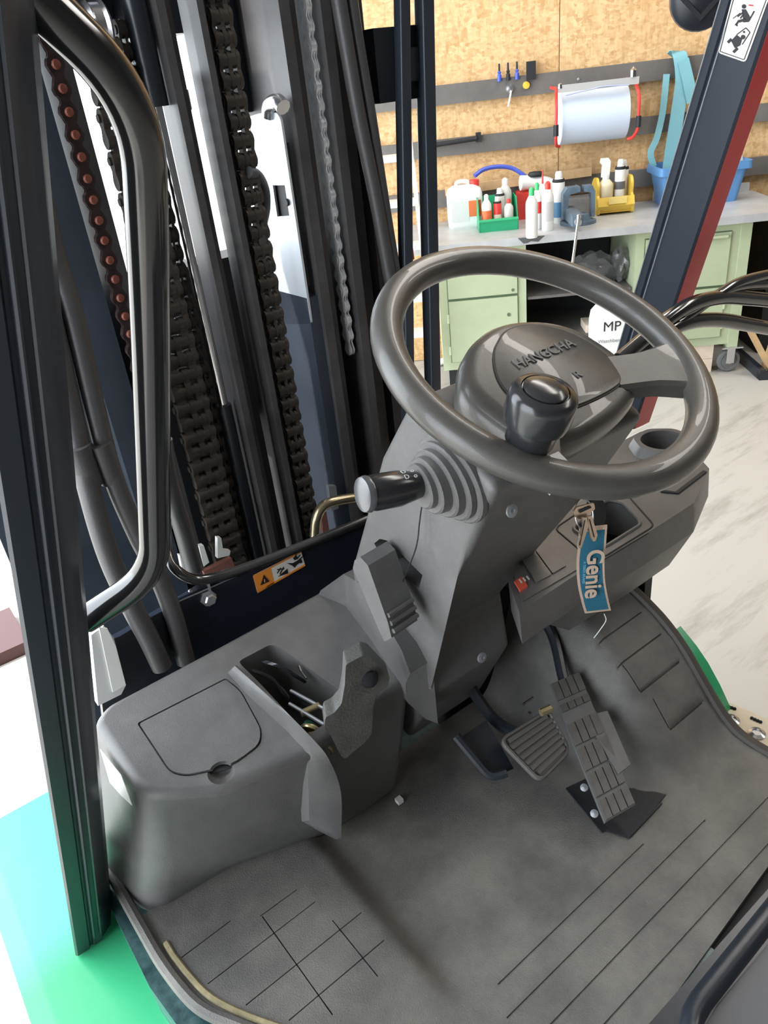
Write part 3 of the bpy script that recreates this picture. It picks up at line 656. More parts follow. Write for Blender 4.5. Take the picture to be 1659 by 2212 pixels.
for j in range(len(ys) - 1):
    for i in range(NX):
        bm.faces.new((A[j][i], A[j][i + 1], A[j + 1][i + 1], A[j + 1][i])); bm.faces.new((B[j][i], B[j + 1][i], B[j + 1][i + 1], B[j][i + 1]))
    bm.faces.new((A[j][0], A[j + 1][0], B[j + 1][0], B[j][0])); bm.faces.new((A[j][NX], B[j][NX], B[j + 1][NX], A[j + 1][NX]))
for i in range(NX):
    bm.faces.new((A[0][i], B[0][i], B[0][i + 1], A[0][i + 1])); bm.faces.new((A[-1][i], A[-1][i + 1], B[-1][i + 1], B[-1][i]))
mato = obj('mat_sheet', bm, RUB, MT, ang=60)
GW = .0026
def slot(bm, x0, y0, x1, y1, w=GW, zb=.6872, zt=None):
    d = V((x1 - x0, y1 - y0, 0)); L = d.length; d.normalize(); n_ = V((-d.y, d.x, 0)) * w
    zt = zt or .72
    boxf(bm, V((x0, y0, zb)) - n_ / 2, d * L, n_, (0, 0, zt - zb))
cs = []
def slotc(*a, **k):
    bm = new(); slot(bm, *a, **k); cs.append(cutter(bm))
for y, x0, x1, w in ((.402, .36, .66, .0022), (.367, .34, .76, .0022), (.328, .36, .90, .0022), (.287, .40, .95, .0022)):
    slotc(x0, y, x1, y + .003, w)
for y, x0, x1 in ((.637, .072, .24), (.581, .098, .28), (.692, .060, .135), (.53, .13, .28)): slotc(x0, y, x1, y + .002, .0016, .7018)
slotc(.175, .50, .172, .67, .0016, .7018); slotc(.245, .50, .243, .60, .0016, .7018)
slotc(.17, .672, .23, .672, .0016, .7018)
for y, x0 in ((.612, .775), (.572, .80), (.533, .815), (.484, .83)):
    z = .69 + ramp(y)
    bm = new(); boxf(bm, (x0, y - .0012, z - .006), (.92 - x0, 0, 0), (0, .0024, 0), (0, 0, .03)); cs.append(cutter(bm))
for y0, y1, x0 in ((.534, .570, .815), (.486, .520, .83)):
    p = V((x0, y0, .69 + ramp(y0) - .004)); q = V((x0, y1, .69 + ramp(y1) - .004)); bm = new(); boxf(bm, p - V((.0012, 0, 0)), q - p, (.0024, 0, 0), (0, 0, .03)); cs.append(cutter(bm))
cut(mato, cs, 50)
# raised rim along the left edge with worn tape
rim = [V((xl(y) + .006, y, mat_z(xl(y), y) + .001)) for y in [.905, .88, .82, .76, .70, .64, .605, .57, .53, .48, .42, .35]]
bm = new(); tube(bm, rim, .0085, 8); obj('edge_bead', bm, RUB, MT)
bm = new(); tube(bm, [V((xl(y) + .022, y, mat_z(xl(y), y) + .0015)) for y in (.725, .70, .66, .62, .58, .54, .50)], .0042, 6, flat=.6); obj('tape_strip', bm, TAPE, MT)
rr = [V((.942, y, mat_z(.942, y) + .001)) for y in (.655, .62, .58, .54, .50, .46, .43, .40, .36, .30)]
bm = new(); tube(bm, rr, .0085, 8); obj('edge_bead', bm, mat('mat_edge', (.055, .047, .040), .55), MT)
# raised pads of the mat, left pad plate
pp = rounded([V((.046, .765, .7035)), V((.275, .765, .7035)), V((.275, .70, .7035)), V((.046, .70, .7035))], .01)

# ---- seat base corner at the bottom right
SB = sub('seat_base', (.75, .05, .75))
bm = new(); prism(bm, rounded([V((.415, .185, .70)), V((.415, -.35, .70)), V((1.0, -.35, .70)), V((1.0, .185, .70))], [.05, .01, .01, .05]), (0, 0, .13)); obj('hood', bm, mat('hood_plastic', (.07, .075, .085), .4), SB, bevel=.006)
pth = corner_path([V((.405, -.2, .835)), V((.405, .195, .835)), V((1.0, .21, .835))], .05)
bm = new(); tube(bm, pth, .012, 12, n=1); obj('edge_tube', bm, PNT, SB)
bm = new(); box(bm, .36, 1.0, -.35, .25, .66, .705); obj('sill', bm, PNT, SB, bevel=.006)

# ---- pillars of the overhead guard
def pillar(name, bot, topp, w, d, lab, ext=.35, red=None):
    """bot/top: inner rear corner; w: outward width (x), d: depth (y)"""
    pt = sub(name, bot, label=lab); vec = (topp - bot); bt = bot; L = vec * (1 + ext)
    s = 1 if w > 0 else -1; w = abs(w)
    prof = [(0, 0), (.30, -.0), (.36, .05), (.44, .05), (.50, 0), (.93, 0), (1, .05), (.60, .6), (.45, 1), (.12, 1), (0, .9), (-.02, .6), (.0, .10)]
    bm = new(); prism(bm, [bt + V((s * a * w, b * d, 0)) for a, b in prof], L); obj('post', bm, PNB, pt, bevel=.002, seg=2)
    return pt, L
LBOT = PY(250, 2030, .862); LBOT = V((.016, .846, .63))
ltop = PY(30, 34, .56)
LP, LV = pillar('guard_pillar', PZ(222, 2030, .63), PY(8, 34, .50), -.040, .075, 'left black roll bar pillar standing on the green fender')
bm = new(); q0 = PZ(222, 2030, .63) ; L0 = LV
prism(bm, [q0 + V(p) for p in ((0, .004, 0), (.018, .016, 0), (.030, .045, 0), (.024, .072, 0), (0, .075, 0))], L0); obj('flange', bm, PNB, LP, bevel=.002)
for off in (V((-.012, -.002, 0)), V((-.002, -.001, 0))):
    bm = new(); tube(bm, [q0 + off + L0 * .02, q0 + off + L0 * .98], .0022, 6, n=1); obj('ridge', bm, PNB, LP)
# right pillar
rb = PY(1446, 680, .83); rt = PY(1655, 50, .72)
RP = sub('guard_pillar', rb, label='right black roll bar pillar with a red side and a white warning sticker')
rv = rt - rb; rv0 = rb - rv * .55; RL = rv * 1.85
DW = .088
prof = [(0, 0), (.004, -.004), (.018, -.004), (.05, 0), (.05, DW), (.004, DW + .003), (0, DW), (0, DW * .84), (.004, DW * .81), (.004, DW * .77), (0, DW * .74)]
bm = new(); prism(bm, [rv0 + V((a, b, 0)) for a, b in prof], RL); obj('post', bm, PNB, RP, bevel=.0012, seg=1)
bm = new(); prism(bm, [rv0 + V((a, b, 0)) for a, b in ((.005, -.0045), (.030, -.006), (.052, -.006), (.052, .03), (.050, .03), (.050, -.0035), (.005, -.0041))], RL); obj('side_cover', bm, RED, RP, label='red painted rear face')
for b_ in (DW, DW * .74):
    bm = new(); tube(bm, [rv0 + V((-.0004, b_, 0)), rv0 + V((-.0004, b_, 0)) + RL], .0013, 6, n=1); obj('bright_edge', bm, GREY, RP)
NPIL = V((0, 1, 0)).cross(rv).normalized()
if NPIL.x > 0: NPIL = -NPIL
def pill(px, py, off=.0): return PP(px, py, rb + NPIL * (.0008 + off), NPIL)
SK = [(1591, -40), (1668, -22), (1611, 135), (1551, 114)]
bm = new(); prism(bm, rounded([pill(*p) for p in SK], .006), NPIL * .0006); stk = obj('warning_sticker', bm, STW, RP, smooth=False)
def poly_on(f, pts, m, parent, nrm, name='pictogram', th=.0006, off=.0007, closed=True):
    bm = new(); prism(bm, [f(*p) + nrm * off for p in pts], nrm * th); return obj(name, bm, m, parent, smooth=False)
def line_on(f, a, b, w, m, parent, nrm, name='pictogram'):
    a, b = V((*a, 0)), V((*b, 0)); d = (b - a).normalized(); n_ = V((-d.y, d.x, 0)) * w / 2
    return poly_on(f, [(a + n_)[:2], (b + n_)[:2], (b - n_)[:2], (a - n_)[:2]], m, parent, nrm, name)
SK2 = [(1594, -36), (1663, -20), (1608, 129), (1556, 111)]
for a, b in zip(SK2, SK2[1:] + SK2[:1]): line_on(pill, a, b, 1.6, INK, stk, NPIL, 'border_line')
def blob(f, cx_, cy_, r, m, parent, nrm, sx=1): return poly_on(f, [(cx_ + r * sx * math.cos(k * math.pi / 5), cy_ + r * math.sin(k * math.pi / 5)) for k in range(10)], m, parent, nrm)
blob(pill, 1608, 14, 5, INK, stk, NPIL)
poly_on(pill, [(1603, 20), (1612, 20), (1622, 38), (1616, 47), (1606, 40)], INK, stk, NPIL)
for a, b, w_ in (((1607, 26), (1594, 36), 3), ((1607, 30), (1600, 40), 3), ((1612, 42), (1597, 46), 6), ((1597, 44), (1590, 55), 4), ((1630, 24), (1618, 46), 3), ((1618, 46), (1606, 47), 3), ((1589, 52), (1594, 56), 3), ((1584, 40), (1600, 28), 1.5)): line_on(pill, a, b, w_, INK, stk, NPIL)
line_on(pill, (1618, 11), (1628, 12), 3, REDP, stk, NPIL)
poly_on(pill, [(1580, 88), (1592, 75), (1604, 84), (1600, 98), (1588, 104)], INK, stk, NPIL)
for a, b, w_ in (((1573, 92), (1581, 84), 6), ((1585, 113), (1594, 104), 6), ((1592, 75), (1612, 60), 2), ((1612, 60), (1621, 70), 2), ((1621, 70), (1604, 96), 2)): line_on(pill, a, b, w_, INK, stk, NPIL)
blob(pill, 1606, 80, 5, INK, stk, NPIL); blob(pill, 1608, 69, 2.5, INK, stk, NPIL)

# work lamp behind the right pillar
wl = PY(1515, -8, 1.05)
WL = sub('work_lamp', wl, label='round black work lamp at the top edge behind the right pillar')
ax_ = (EYE - wl).normalized() * .7 + V((-.3, -.3, 0)); ax_.normalize()
bm = new(); lathe(bm, [(.0, -.03), (.03, -.03), (.056, -.015), (.060, .0), (.058, .012), (.045, .020), (0, .022)], wl, ax_, 28); obj('housing', bm, PNT, WL)
a_, b_ = frame(ax_)
bm = new(); lathe(bm, [(.028, .018), (.042, .020), (.042, .026), (.030, .026), (.028, .018)], wl, ax_, 4); obj('rear_rib', bm, SHAD, WL, bevel=.002)
bm = new(); tube(bm, [wl - ax_ * .03, wl - ax_ * .06 + V((.04, 0, .03)), wl + V((.12, -.02, .10))], .01, 8); obj('arm', bm, PNT, WL)

# ---- grab handle on the left pillar
gh = [PY(185, 1338, .752), PY(262, 1290, .728), PY(325, 1240, .70), PY(343, 1150, .685), PY(343, 900, .635), PY(338, 620, .575), PY(318, 420, .56), PY(285, 285, .552), PY(215, 165, .548), PY(130, 70, .548), PY(20, -40, .55)]
gp = corner_path([gh[0], PY(322, 1243, .70), PY(338, 700, .60), PY(318, 300, .555), PY(30, -25, .55)], [.05, .30, .13], 10)
gp = corner_path([gh[0], PY(336, 1240, .70), PY(324, 640, .59), PY(306, 215, .552), PY(20, -60, .55)], [.055, .12, .16], 10)
bm = new(); tube(bm, gp, .0155, 20, n=1); obj('grab_handle', bm, TUBE, FK, ang=80, label='glossy black bent grab handle on the left pillar')
# hand rail tubes on the right side
for pts, r in (([(1338, 778), (1400, 725), (1452, 682), (1500, 655), (1560, 642), (1620, 645), (1690, 652)], .0125), ([(1335, 795), (1400, 745), (1455, 708), (1505, 693), (1560, 692), (1620, 702), (1690, 714)], .0125), ([(1470, 678), (1530, 650), (1585, 616), (1630, 600), (1700, 585)], .009), ([(1400, 742), (1500, 672), (1560, 632), (1610, 616), (1700, 612)], .009)):
    bm = new(); tube(bm, [PY(px, py, .70 + .0003 * (px - 1338) * 0) for px, py in pts], r, 12); obj('guard_tube', bm, TUBE, FK)

# ---- steering column, wheel
WC = V((.57867, .52052, 1.4270)); WN = V((.0317, -.4576, .8886)).normalized(); WA = V((.99936, 0, -.03565)); WB = WN.cross(WA).normalized()
def WH(a, b, h=0.0): return WC + WA * a + WB * b + WN * h
def PWh(px, py, h): return PP(px, py, WC + WN * h, WN)
LX = .46
LFP = [(.46, .604, 1.400, .70), (.46, .674, 1.306, .70), (.472, .800, 1.082, .68), (.50, .83, .80, .66), (.50, .745, .755, .66), (.50, .667, .908, .66), (.50, .693, .990, .67), (.464, .532, 1.232, .68), (.46, .480, 1.334, .70)]
CO = sub('steering_column', (.5, .6, 1.1))
bm = new(); loft(bm, [[V((l, y, z)) for l, y, z, x in LFP], [V((x, y, z)) for l, y, z, x in LFP]])
bmesh.ops.triangulate(bm, faces=[f for f in bm.faces if len(f.verts) > 4])
col = obj('shroud', bm, PLA, CO, bevel=.010, seg=3)
slotp = [PX(px, py, .445) for px, py in ((776, 1190), (788, 1180), (803, 1184), (866, 1268), (858, 1296), (800, 1240))]
bm = new(); prism(bm, slotp, (.075, 0, 0)); cut(col, [cutter(bm)])
bm = new(); prism(bm, [p + V((.055, 0, 0)) for p in slotp], (.002, 0, 0)); obj('slot_liner', bm, DRK, CO)
# mould seam
bm = new(); tube(bm, [PX(px, py, LX - .0004) for px, py in ((962, 965), (930, 1020), (912, 1090), (906, 1130), (898, 1185), (868, 1262))], .0009, 6); obj('mould_seam', bm, DRK, CO)
# parking brake lever
side = [(762, 1228), (766, 1210), (778, 1203), (795, 1222), (838, 1345), (846, 1378), (830, 1386), (818, 1360)]
LV_ = sub('park_lever', PX(800, 1290, .43))
p3 = [PX(px, py, .418) for px, py in side]
bm = new(); prism(bm, p3, (.046, .004, .0)); obj('lever_arm', bm, PLA, LV_, bevel=.003, seg=2)
for k in range(3):
    f_ = .66 + .11 * k; a = p3[3].lerp(p3[5], f_ + .06); d_ = (p3[5] - p3[4]).normalized()
    bm = new(); tube(bm, [a + V((.003, 0, 0)) + V((0, -.003, .004)), a + V((.046, .004, 0)) + V((0, -.003, .004))], .0035, 8, n=1); obj('grip_rib', bm, PLA, LV_)
bm = new(); prism(bm, [PX(px, py, .3915) for px, py in ((772, 1228), (776, 1216), (788, 1220), (830, 1352), (836, 1374), (824, 1366))], (.002, 0, 0)); obj('side_inset', bm, PLG, LV_) if False else bm.free()
# stalk with stepped boot
sb_ = PX(972, 1035, LX - .003); tip = PX(788, 1068, .358)
SA = (tip - sb_).normalized(); ST = sub('indicator_stalk', sb_, label='glossy black stalk with light symbols')
nf = V((-1, 0, 0)); upv = (PX(905, 960, .46) - PX(1000, 1085, .46)).normalized()
for r, h0, h1 in ((.046, -.004, .004), (.040, .004, .012), (.034, .010, .022), (.028, .016, .034), (.022, .03, .042)):
    bm = new(); axb = (nf * (1 - h1 / .06) + SA * (h1 / .06)).normalized(); lathe(bm, [(0, h0), (r, h0), (r, h1 - .002), (r - .002, h1), (0, h1)], sb_ + V((.002, .0, 0)), axb, 28, sx=1.18, sy=.86, ref=upv); obj('boot_ring', bm, PLA, ST)
bm = new(); L_ = (tip - sb_).length
lathe(bm, [(.010, .02), (.014, .04), (.0185, L_ * .62), (.0185, L_ * .90), (.0165, L_ * .99), (.008, L_ * 1.02), (0, L_ * 1.02)], sb_, SA, 24); obj('stalk_grip', bm, PLG, ST)
bm = new(); lathe(bm, [(.0185, 0), (.0190, .002), (.0175, .007), (.009, .009), (0, .0085)], sb_ + SA * (L_ * .96), SA, 20); obj('end_cap', bm, mat('grey_cap', (.12, .125, .135), .22, metal=.3), ST)
vd = (EYE - (sb_ + SA * .06)).normalized(); vd = (vd - SA * vd.dot(SA)).normalized(); tt = SA.cross(vd)
for k, (al, wd) in enumerate(((.050, .006), (.060, .006))):
    for ang_ in (.55, .95):
        dd = (vd * math.cos(ang_) - tt * math.sin(ang_)) if (SA.cross(vd)).z < 0 else (vd * math.cos(ang_) + tt * math.sin(ang_))
        c_ = sb_ + SA * al + dd * .0186
        text_part('symbol', 'D' if k else 'o', .0075, c_, -SA, dd.cross(-SA), LGREY, ST)
# column screw
for px, py, v_ in ((1104, 1103, .492), (1040, 1420, .606)):
    p = PY(px, py, v_); bm = new(); lathe(bm, [(.0075, 0), (.0075, .002), (.003, .003), (0, .001)], p, (0, -1, .2), 12); obj('screw_head', bm, GREY, CO)
# steering wheel
SW = sub('steering_wheel', WC)
R0, r0 = .170, .0162
bm = new(); rings = []
for k in range(72):
    a = 2 * math.pi * k / 72; d = WA * math.cos(a) + WB * math.sin(a)
    rings.append([WC + d * R0 + (d * math.cos(2 * math.pi * j / 20) + WN * math.sin(2 * math.pi * j / 20)) * (r0 * (1 + .04 * math.cos(2 * math.pi * j / 20 * 2))) for j in range(20)])
R_ = [[bm.verts.new(p) for p in r] for r in rings]
for k in range(72):
    A_, B_ = R_[k], R_[(k + 1) % 72]
    for j in range(20): bm.faces.new((A_[j], A_[(j + 1) % 20], B_[(j + 1) % 20], B_[j]))
obj('rim', bm, PLW, SW, ang=80)
# hub: rounded shield
HH = -.012
hubpx = [(985, 838), (990, 790), (1012, 750), (1060, 714), (1120, 702), (1190, 706), (1255, 727), (1325, 772), (1352, 800), (1376, 852), (1352, 895), (1310, 930), (1250, 962), (1180, 974), (1110, 956), (1045, 912), (1000, 872)]
hp_ = [PWh(px, py, HH - .012) for px, py in hubpx]; hc = sum(hp_, V()) / len(hp_)
def densify(P, n=4): 
    q = smooth_path(P + [P[0], P[1]], n); return q[0:len(P) * n]
hp_ = densify(hp_)
hc = WH(0, 0, HH) + (sum(hp_, V()) / len(hp_) - WH(0, 0, HH - .012)) * .9
def hring(s, h): return [hc + ((p - hc) - WN * (p - hc).dot(WN)) * s + WN * (h - HH) for p in hp_]
bm = new(); loft(bm, [hring(.70, HH - .075), hring(.86, HH - .055), hring(.95, HH - .036), hring(.99, HH - .020), hring(.97, HH - .008), hring(.90, HH - .001), hring(.80, HH + .002)]); obj('hub', bm, PLW, SW, ang=80)
bm = new(); loft(bm, [hring(.62, HH - .06), hring(.60, HH - .12)]); obj('hub_collar', bm, PLA, SW)
PH = HH + .003
pnpx = [(1068, 752), (1088, 720), (1120, 706), (1170, 704), (1235, 722), (1300, 760), (1330, 795), (1343, 822), (1325, 842), (1280, 866), (1230, 884), (1180, 888), (1120, 868), (1085, 835), (1068, 795)]
pn = densify([PWh(px, py, PH) for px, py in pnpx], 4); pc = sum(pn, V()) / len(pn)
bm = new(); prism(bm, [pc + (p - pc) * 1.012 + WN * -.0006 for p in pn], WN * .0012); obj('cover_gap', bm, DRK, SW, smooth=False)
bm = new(); loft(bm, [[pc + (p - pc) * .99 - WN * .001 for p in pn], [pc + (p - pc) * .99 + WN * .0012 for p in pn], [pc + (p - pc) * .97 + WN * .0022 for p in pn]]); hcov = obj('hub_cover', bm, PLW, SW)
t0_, t1_ = PWh(1112, 794, PH), PWh(1234, 745, PH)
td = (t1_ - t0_).normalized(); tu = WN.cross(td)
text_part('embossed_name_and_shade', 'HANGCHA', .0185, (t0_ + t1_) / 2 + WN * .0026, td, tu, PLA, SW, .0011)
name_shade = text_part('embossed_name_and_shade', 'HANGCHA', .0185, (t0_ + t1_) / 2 + WN * .0022 + tu * .0006 + td * .0003, td, tu, DRK, SW, .0006)  # dark offset copy of the letters paints their shadow
text_part('embossed_mark', 'R', .014, PWh(1246, 814, PH) + WN * .0026, td, tu, PLA, SW, .0010)
# spokes
def spoke(a0, a1, w0, w1, hh0, hh1, th):
    d = (a1 - a0).normalized(); n_ = WN.cross(d); rings = []
    for i in range(7):
        t_ = i / 6; p = a0.lerp(a1, t_) + WN * (hh0 + (hh1 - hh0) * t_); w = (w0 + (w1 - w0) * sst(.4, 1, t_)) / 2
        rings.append([p + n_ * w - WN * th / 2, p + n_ * w + WN * th * .3, p + n_ * w * .85 + WN * th / 2, p - n_ * w * .85 + WN * th / 2, p - n_ * w + WN * th * .3, p - n_ * w - WN * th / 2])
    return loft(new(), rings)
s0 = PWh(1340, 808, HH); s1 = PWh(1490, 795, 0); s1 = WC + (s1 - WC).normalized() * .166
obj('spoke', spoke(s0 - (s1 - s0) * .15, s1, .052, .075, -.004, 0, .020), PLW, SW, bevel=.003)
s0 = WH(-.05, -.06, HH - .01); s1 = WH(-.120, -.118, 0)
obj('spoke', spoke(s0, s1, .030, .036, 0, 0, .018), PLW, SW, bevel=.004)
# spinner knob
KB = PWh(1138, 962, .004); KD = (WN + V((0, 0, .40))).normalized()
KN = sub('spinner_knob', KB, parent=FK, label='glossy black spinner knob clamped on the wheel rim')
k0 = KB + WN * .004
bm = new(); lathe(bm, [(0, .0), (.020, .0), (.0225, .003), (.0235, .022), (.0290, .025), (.0305, .032), (.0305, .048), (.0295, .0535), (.0265, .057), (.0215, .0585), (.0205, .0570), (0, .0570)], k0, KD, 40); obj('knob_body', bm, PLG, KN, ang=60)
bm = new(); lathe(bm, [(.0198, .0570), (.0198, .0590), (.018, .0605), (.010, .0625), (0, .0630)], k0, KD, 32); obj('knob_cap', bm, PLG, KN)
bm = new(); tube(bm, [KB - WN * .012, KB + WN * .004], .020, 14, n=1); obj('clamp', bm, PLG, KN)
bm = new(); box(bm, -.006, .006, -.010, .010, -.03, .005)
for v in bm.verts: v.co = WH(-.098, -.118, 0) + WA * v.co.x + WB * v.co.y + WN * v.co.z
obj('clamp_tab', bm, GREY, KN, bevel=.002)

# ---- right dash box
DB = sub('dash_box', (.8, .62, 1.03))
DZ = 1.09
tp = [(1098, 1252), (1122, 1322), (1252, 1236), (1400, 1150), (1500, 1086), (1532, 1012), (1480, 955), (1385, 932), (1330, 960), (1180, 1100)]
tp3 = [PZ(px, py, DZ) for px, py in tp]
cb = sum(tp3, V()) / len(tp3)
low = [cb + (p - cb) * .97 + V((0, .012, 0)) for p in tp3]; 
for k_ in (0, 1): low[k_] = low[k_] + V((.030, .01, 0))
rows = [[V((p.x, p.y, DZ)) for p in tp3], [V((p.x, p.y - .004, DZ - .05)) for p in tp3], [V((p.x * .95 + cb.x * .05, p.y + .014, DZ - (.06 if k < 2 else .125))) for k, p in enumerate(low)]]
bm = new(); loft(bm, rows[::-1]); db = obj('box_shell', bm, PLA, DB, bevel=.008, seg=3)
def pz(l, z=DZ): return [PZ(px, py, z) for px, py in l]
cuts = []
hole = rounded(pz([(1236, 1142), (1310, 1082), (1345, 1088), (1386, 1132), (1300, 1186)], DZ), [.012, .010, .012, .012, .014], 5)
bm = new(); prism(bm, [p + V((0, 0, .01)) for p in hole], (0, 0, -.075)); cuts.append(cutter(bm))
cc_ = PZ(1432, 968, DZ)
hx = [cc_ + V((math.cos(a) * .038, math.sin(a) * .038, .02)) for a in [2 * math.pi * k / 28 for k in range(28)]]
cut(db, cuts)
bm = new(); hexo = [cc_ + V((math.cos(a) * .060, math.sin(a) * .060, 0)) for a in [2 * math.pi * (k + .3) / 7 for k in range(7)]]; hexi = [cc_ + (p - cc_) * .86 + V((0, 0, .016)) for p in hexo]
loft(bm, [rounded(hexo, .014, 4), rounded(hexi, .012, 4)]); ch = obj('cup_holder', bm, PLA, DB, bevel=.002)
bm = new(); prism(bm, [p + V((0, 0, .02)) for p in hx], (0, 0, -.075)); c1_ = cutter(bm); cut(ch, [c1_])
bm = new(); prism(bm, [p + V((0, 0, .02)) for p in hx], (0, 0, -.085)); cut(db, [cutter(bm)])
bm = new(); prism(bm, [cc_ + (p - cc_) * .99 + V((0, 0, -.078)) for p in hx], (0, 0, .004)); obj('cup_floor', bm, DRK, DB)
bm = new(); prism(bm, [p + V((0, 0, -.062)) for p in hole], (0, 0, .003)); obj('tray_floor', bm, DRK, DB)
# raised frame of the tray
hcn = sum(hole, V()) / len(hole)
bm = new(); tube(bm, [hcn + (p - hcn) * 1.02 + V((0, 0, .001)) for p in hole + hole[:1]], .0028, 6, n=1); obj('tray_rim', bm, PLA, DB)
out = rounded(pz([(1198, 1142), (1320, 1060), (1352, 1066), (1414, 1136), (1300, 1206), (1262, 1196)], DZ), .012, 5)
bm = new(); tube(bm, [p + V((0, 0, .0)) for p in out + out[:1]], .0016, 6, n=1); obj('panel_groove', bm, DRK, DB)
# switch blanks and the red switch
def on_dash(l, th, m, name, par=DB, bev=.0012, lab=None):
    bm = new(); prism(bm, rounded(pz(l), .003, 3), (0, 0, th)); return obj(name, bm, m, par, bevel=bev, seg=2, label=lab)
on_dash([(1112, 1244), (1180, 1170), (1258, 1226), (1128, 1302)], .0022, PLA, 'switch_panel')
for l in ([(1128, 1212), (1154, 1194), (1192, 1246), (1158, 1264)], [(1156, 1192), (1182, 1178), (1224, 1226), (1194, 1244)]):
    bm = new(); prism(bm, [p + V((0, 0, .0022)) for p in rounded(pz(l), .003, 3)], (0, 0, .0022)); obj('switch_blank', bm, PLA, DB, bevel=.001)
bm = new(); prism(bm, [p + V((0, 0, .0022)) for p in pz([(1111, 1262), (1127, 1252), (1140, 1272), (1124, 1283)])], (0, 0, .003)); rs = obj('red_switch', bm, REDG, DB, bevel=.0008)
bm = new()
for k in range(3): boxf(bm, pz([(1117, 1262)])[0] + V((.003 + .006 * k, -.001 * k, .0053)), V((.003, .001, 0)), V((-.003, -.008, 0)), V((0, 0, .0004)))
sg_ = obj('switch_print', bm, STW, rs, smooth=False); sg_['kind'] = 'stuff'
bm = new(); tube(bm, [p + V((0, 0, .001)) for p in pz([(1428, 1062), (1462, 1066), (1522, 1020)])], .0042, 8, n=1, flat=.5); obj('finger_slot', bm, DRK, DB)
bm = new(); tube(bm, [p + V((0, 0, .0)) for p in pz([(1262, 1234), (1330, 1194), (1400, 1152)])], .001, 6, n=1); obj('edge_groove', bm, DRK, DB)

# ---- keys in the ignition
KY = thing('key_bunch', PY(1275, 1110, .53), 'bunch of keys with a blue woven fob hanging from the ignition below the wheel', 'keys')
def kp(px, py, y=.50): return PY(px, py, y)
bm = new(); cK = kp(1284, 1104, .53); lathe(bm, [(0, 0), (.018, 0), (.019, .004), (.017, .007), (0, .007)], cK, (0, -1, .3), 20, sx=.8, sy=1.2); obj('key_bow', bm, PLG, KY, label='black key bow')
bm = new(); prism(bm, rounded([kp(*p, .505) for p in ((1238, 1108), (1245, 1096), (1283, 1086), (1286, 1100), (1275, 1108), (1272, 1120), (1258, 1122), (1246, 1120))], .003, 3), (0, .002, 0)); obj('key_bow', bm, KEYM, KY)
for l in ([(1258, 1118), (1270, 1118), (1272, 1135), (1262, 1166), (1256, 1184), (1249, 1184), (1250, 1172), (1256, 1160), (1254, 1150), (1260, 1138)], [(1268, 1116), (1280, 1114), (1283, 1130), (1291, 1156), (1287, 1168), (1282, 1170), (1276, 1160), (1272, 1140)]):
    bm = new(); prism(bm, [kp(*p, .500) for p in l], (0, .002, 0)); k_ = obj('key_blade', bm, KEYM, KY, bevel=.0004, seg=1)
    a_ = kp(*((l[0][0] + l[1][0]) / 2, l[0][1] + 6), .4995); b_ = kp((l[4][0] + l[5][0]) / 2 if len(l) > 8 else 1284, l[4][1] - 6 if len(l) > 8 else 1160, .4995)
    bm = new(); tube(bm, [a_, b_], .0005, 5, n=1); obj('blade_groove', bm, DRK, k_)
rc = kp(1262, 1112, .512); bm = new(); tube(bm, [rc + V((math.cos(a) * .015, .006 * math.sin(a), math.sin(a) * .019)) for a in [2 * math.pi * k / 24 for k in range(25)]], .0009, 8, n=1); obj('key_ring', bm, STL, KY)
# fob: woven strap, slightly bent
cl_ = [(1282, 1138), (1279, 1180), (1276, 1215), (1278, 1260), (1286, 1300), (1292, 1322)]
def fobring(px, py, w, y, th): c = kp(px, py, y); return [c + V((-w, 0, 0)), c + V((w, 0, 0)), c + V((w, th, 0)), c + V((-w, th, 0))]
ybend = [.512, .507, .503, .501, .502, .505]
WD = V((.82, -.57, 0)).normalized(); DD = V((.57, .82, 0)).normalized()
def fob(w, th, dy, m, nm, trim=0, par=KY):
    P = smooth_path([kp(px, py, y) for (px, py), y in zip(cl_, ybend)], 5); P = P[trim:len(P) - trim] if trim else P
    return obj(nm, loft(new(), [[p - WD * w + DD * dy, p + WD * w + DD * dy, p + WD * w + DD * (dy + th), p - WD * w + DD * (dy + th)] for p in P]), m, par)
fb = fob(.0172, .0018, .0, FABE, 'fob_strap'); 
fob(.0142, .0026, -.0004, FAB, 'fob_face', 1, fb)
cF = kp(1278, 1240, .5004)
text_part('fob_writing', 'Genie', .0300, cF + WD * .0024 - DD * .0010, (-.03, 0, -1), WD, FABE, fb, .0004, bold=.0006)
text_part('fob_writing', 'A TEREX BRAND', .0044, cF - WD * .0098 - DD * .0009 + V((0, 0, .004)), (-.03, 0, -1), WD, mat('thin_print', (.16, .42, .55), .7), fb, .0002)
bm = new(); prism(bm, [kp(*p, .5035) for p in ((1252, 1103), (1276, 1093), (1278, 1097), (1254, 1108))], (0, .001, 0)); obj('bow_slot', bm, DRK, KY)
bm = new(); tube(bm, [kp(1305, 1326, .504), kp(1309, 1340, .503), kp(1298, 1358, .505), kp(1283, 1378, .51)], .0006, 5); obj('loose_thread', bm, WHT, KY)

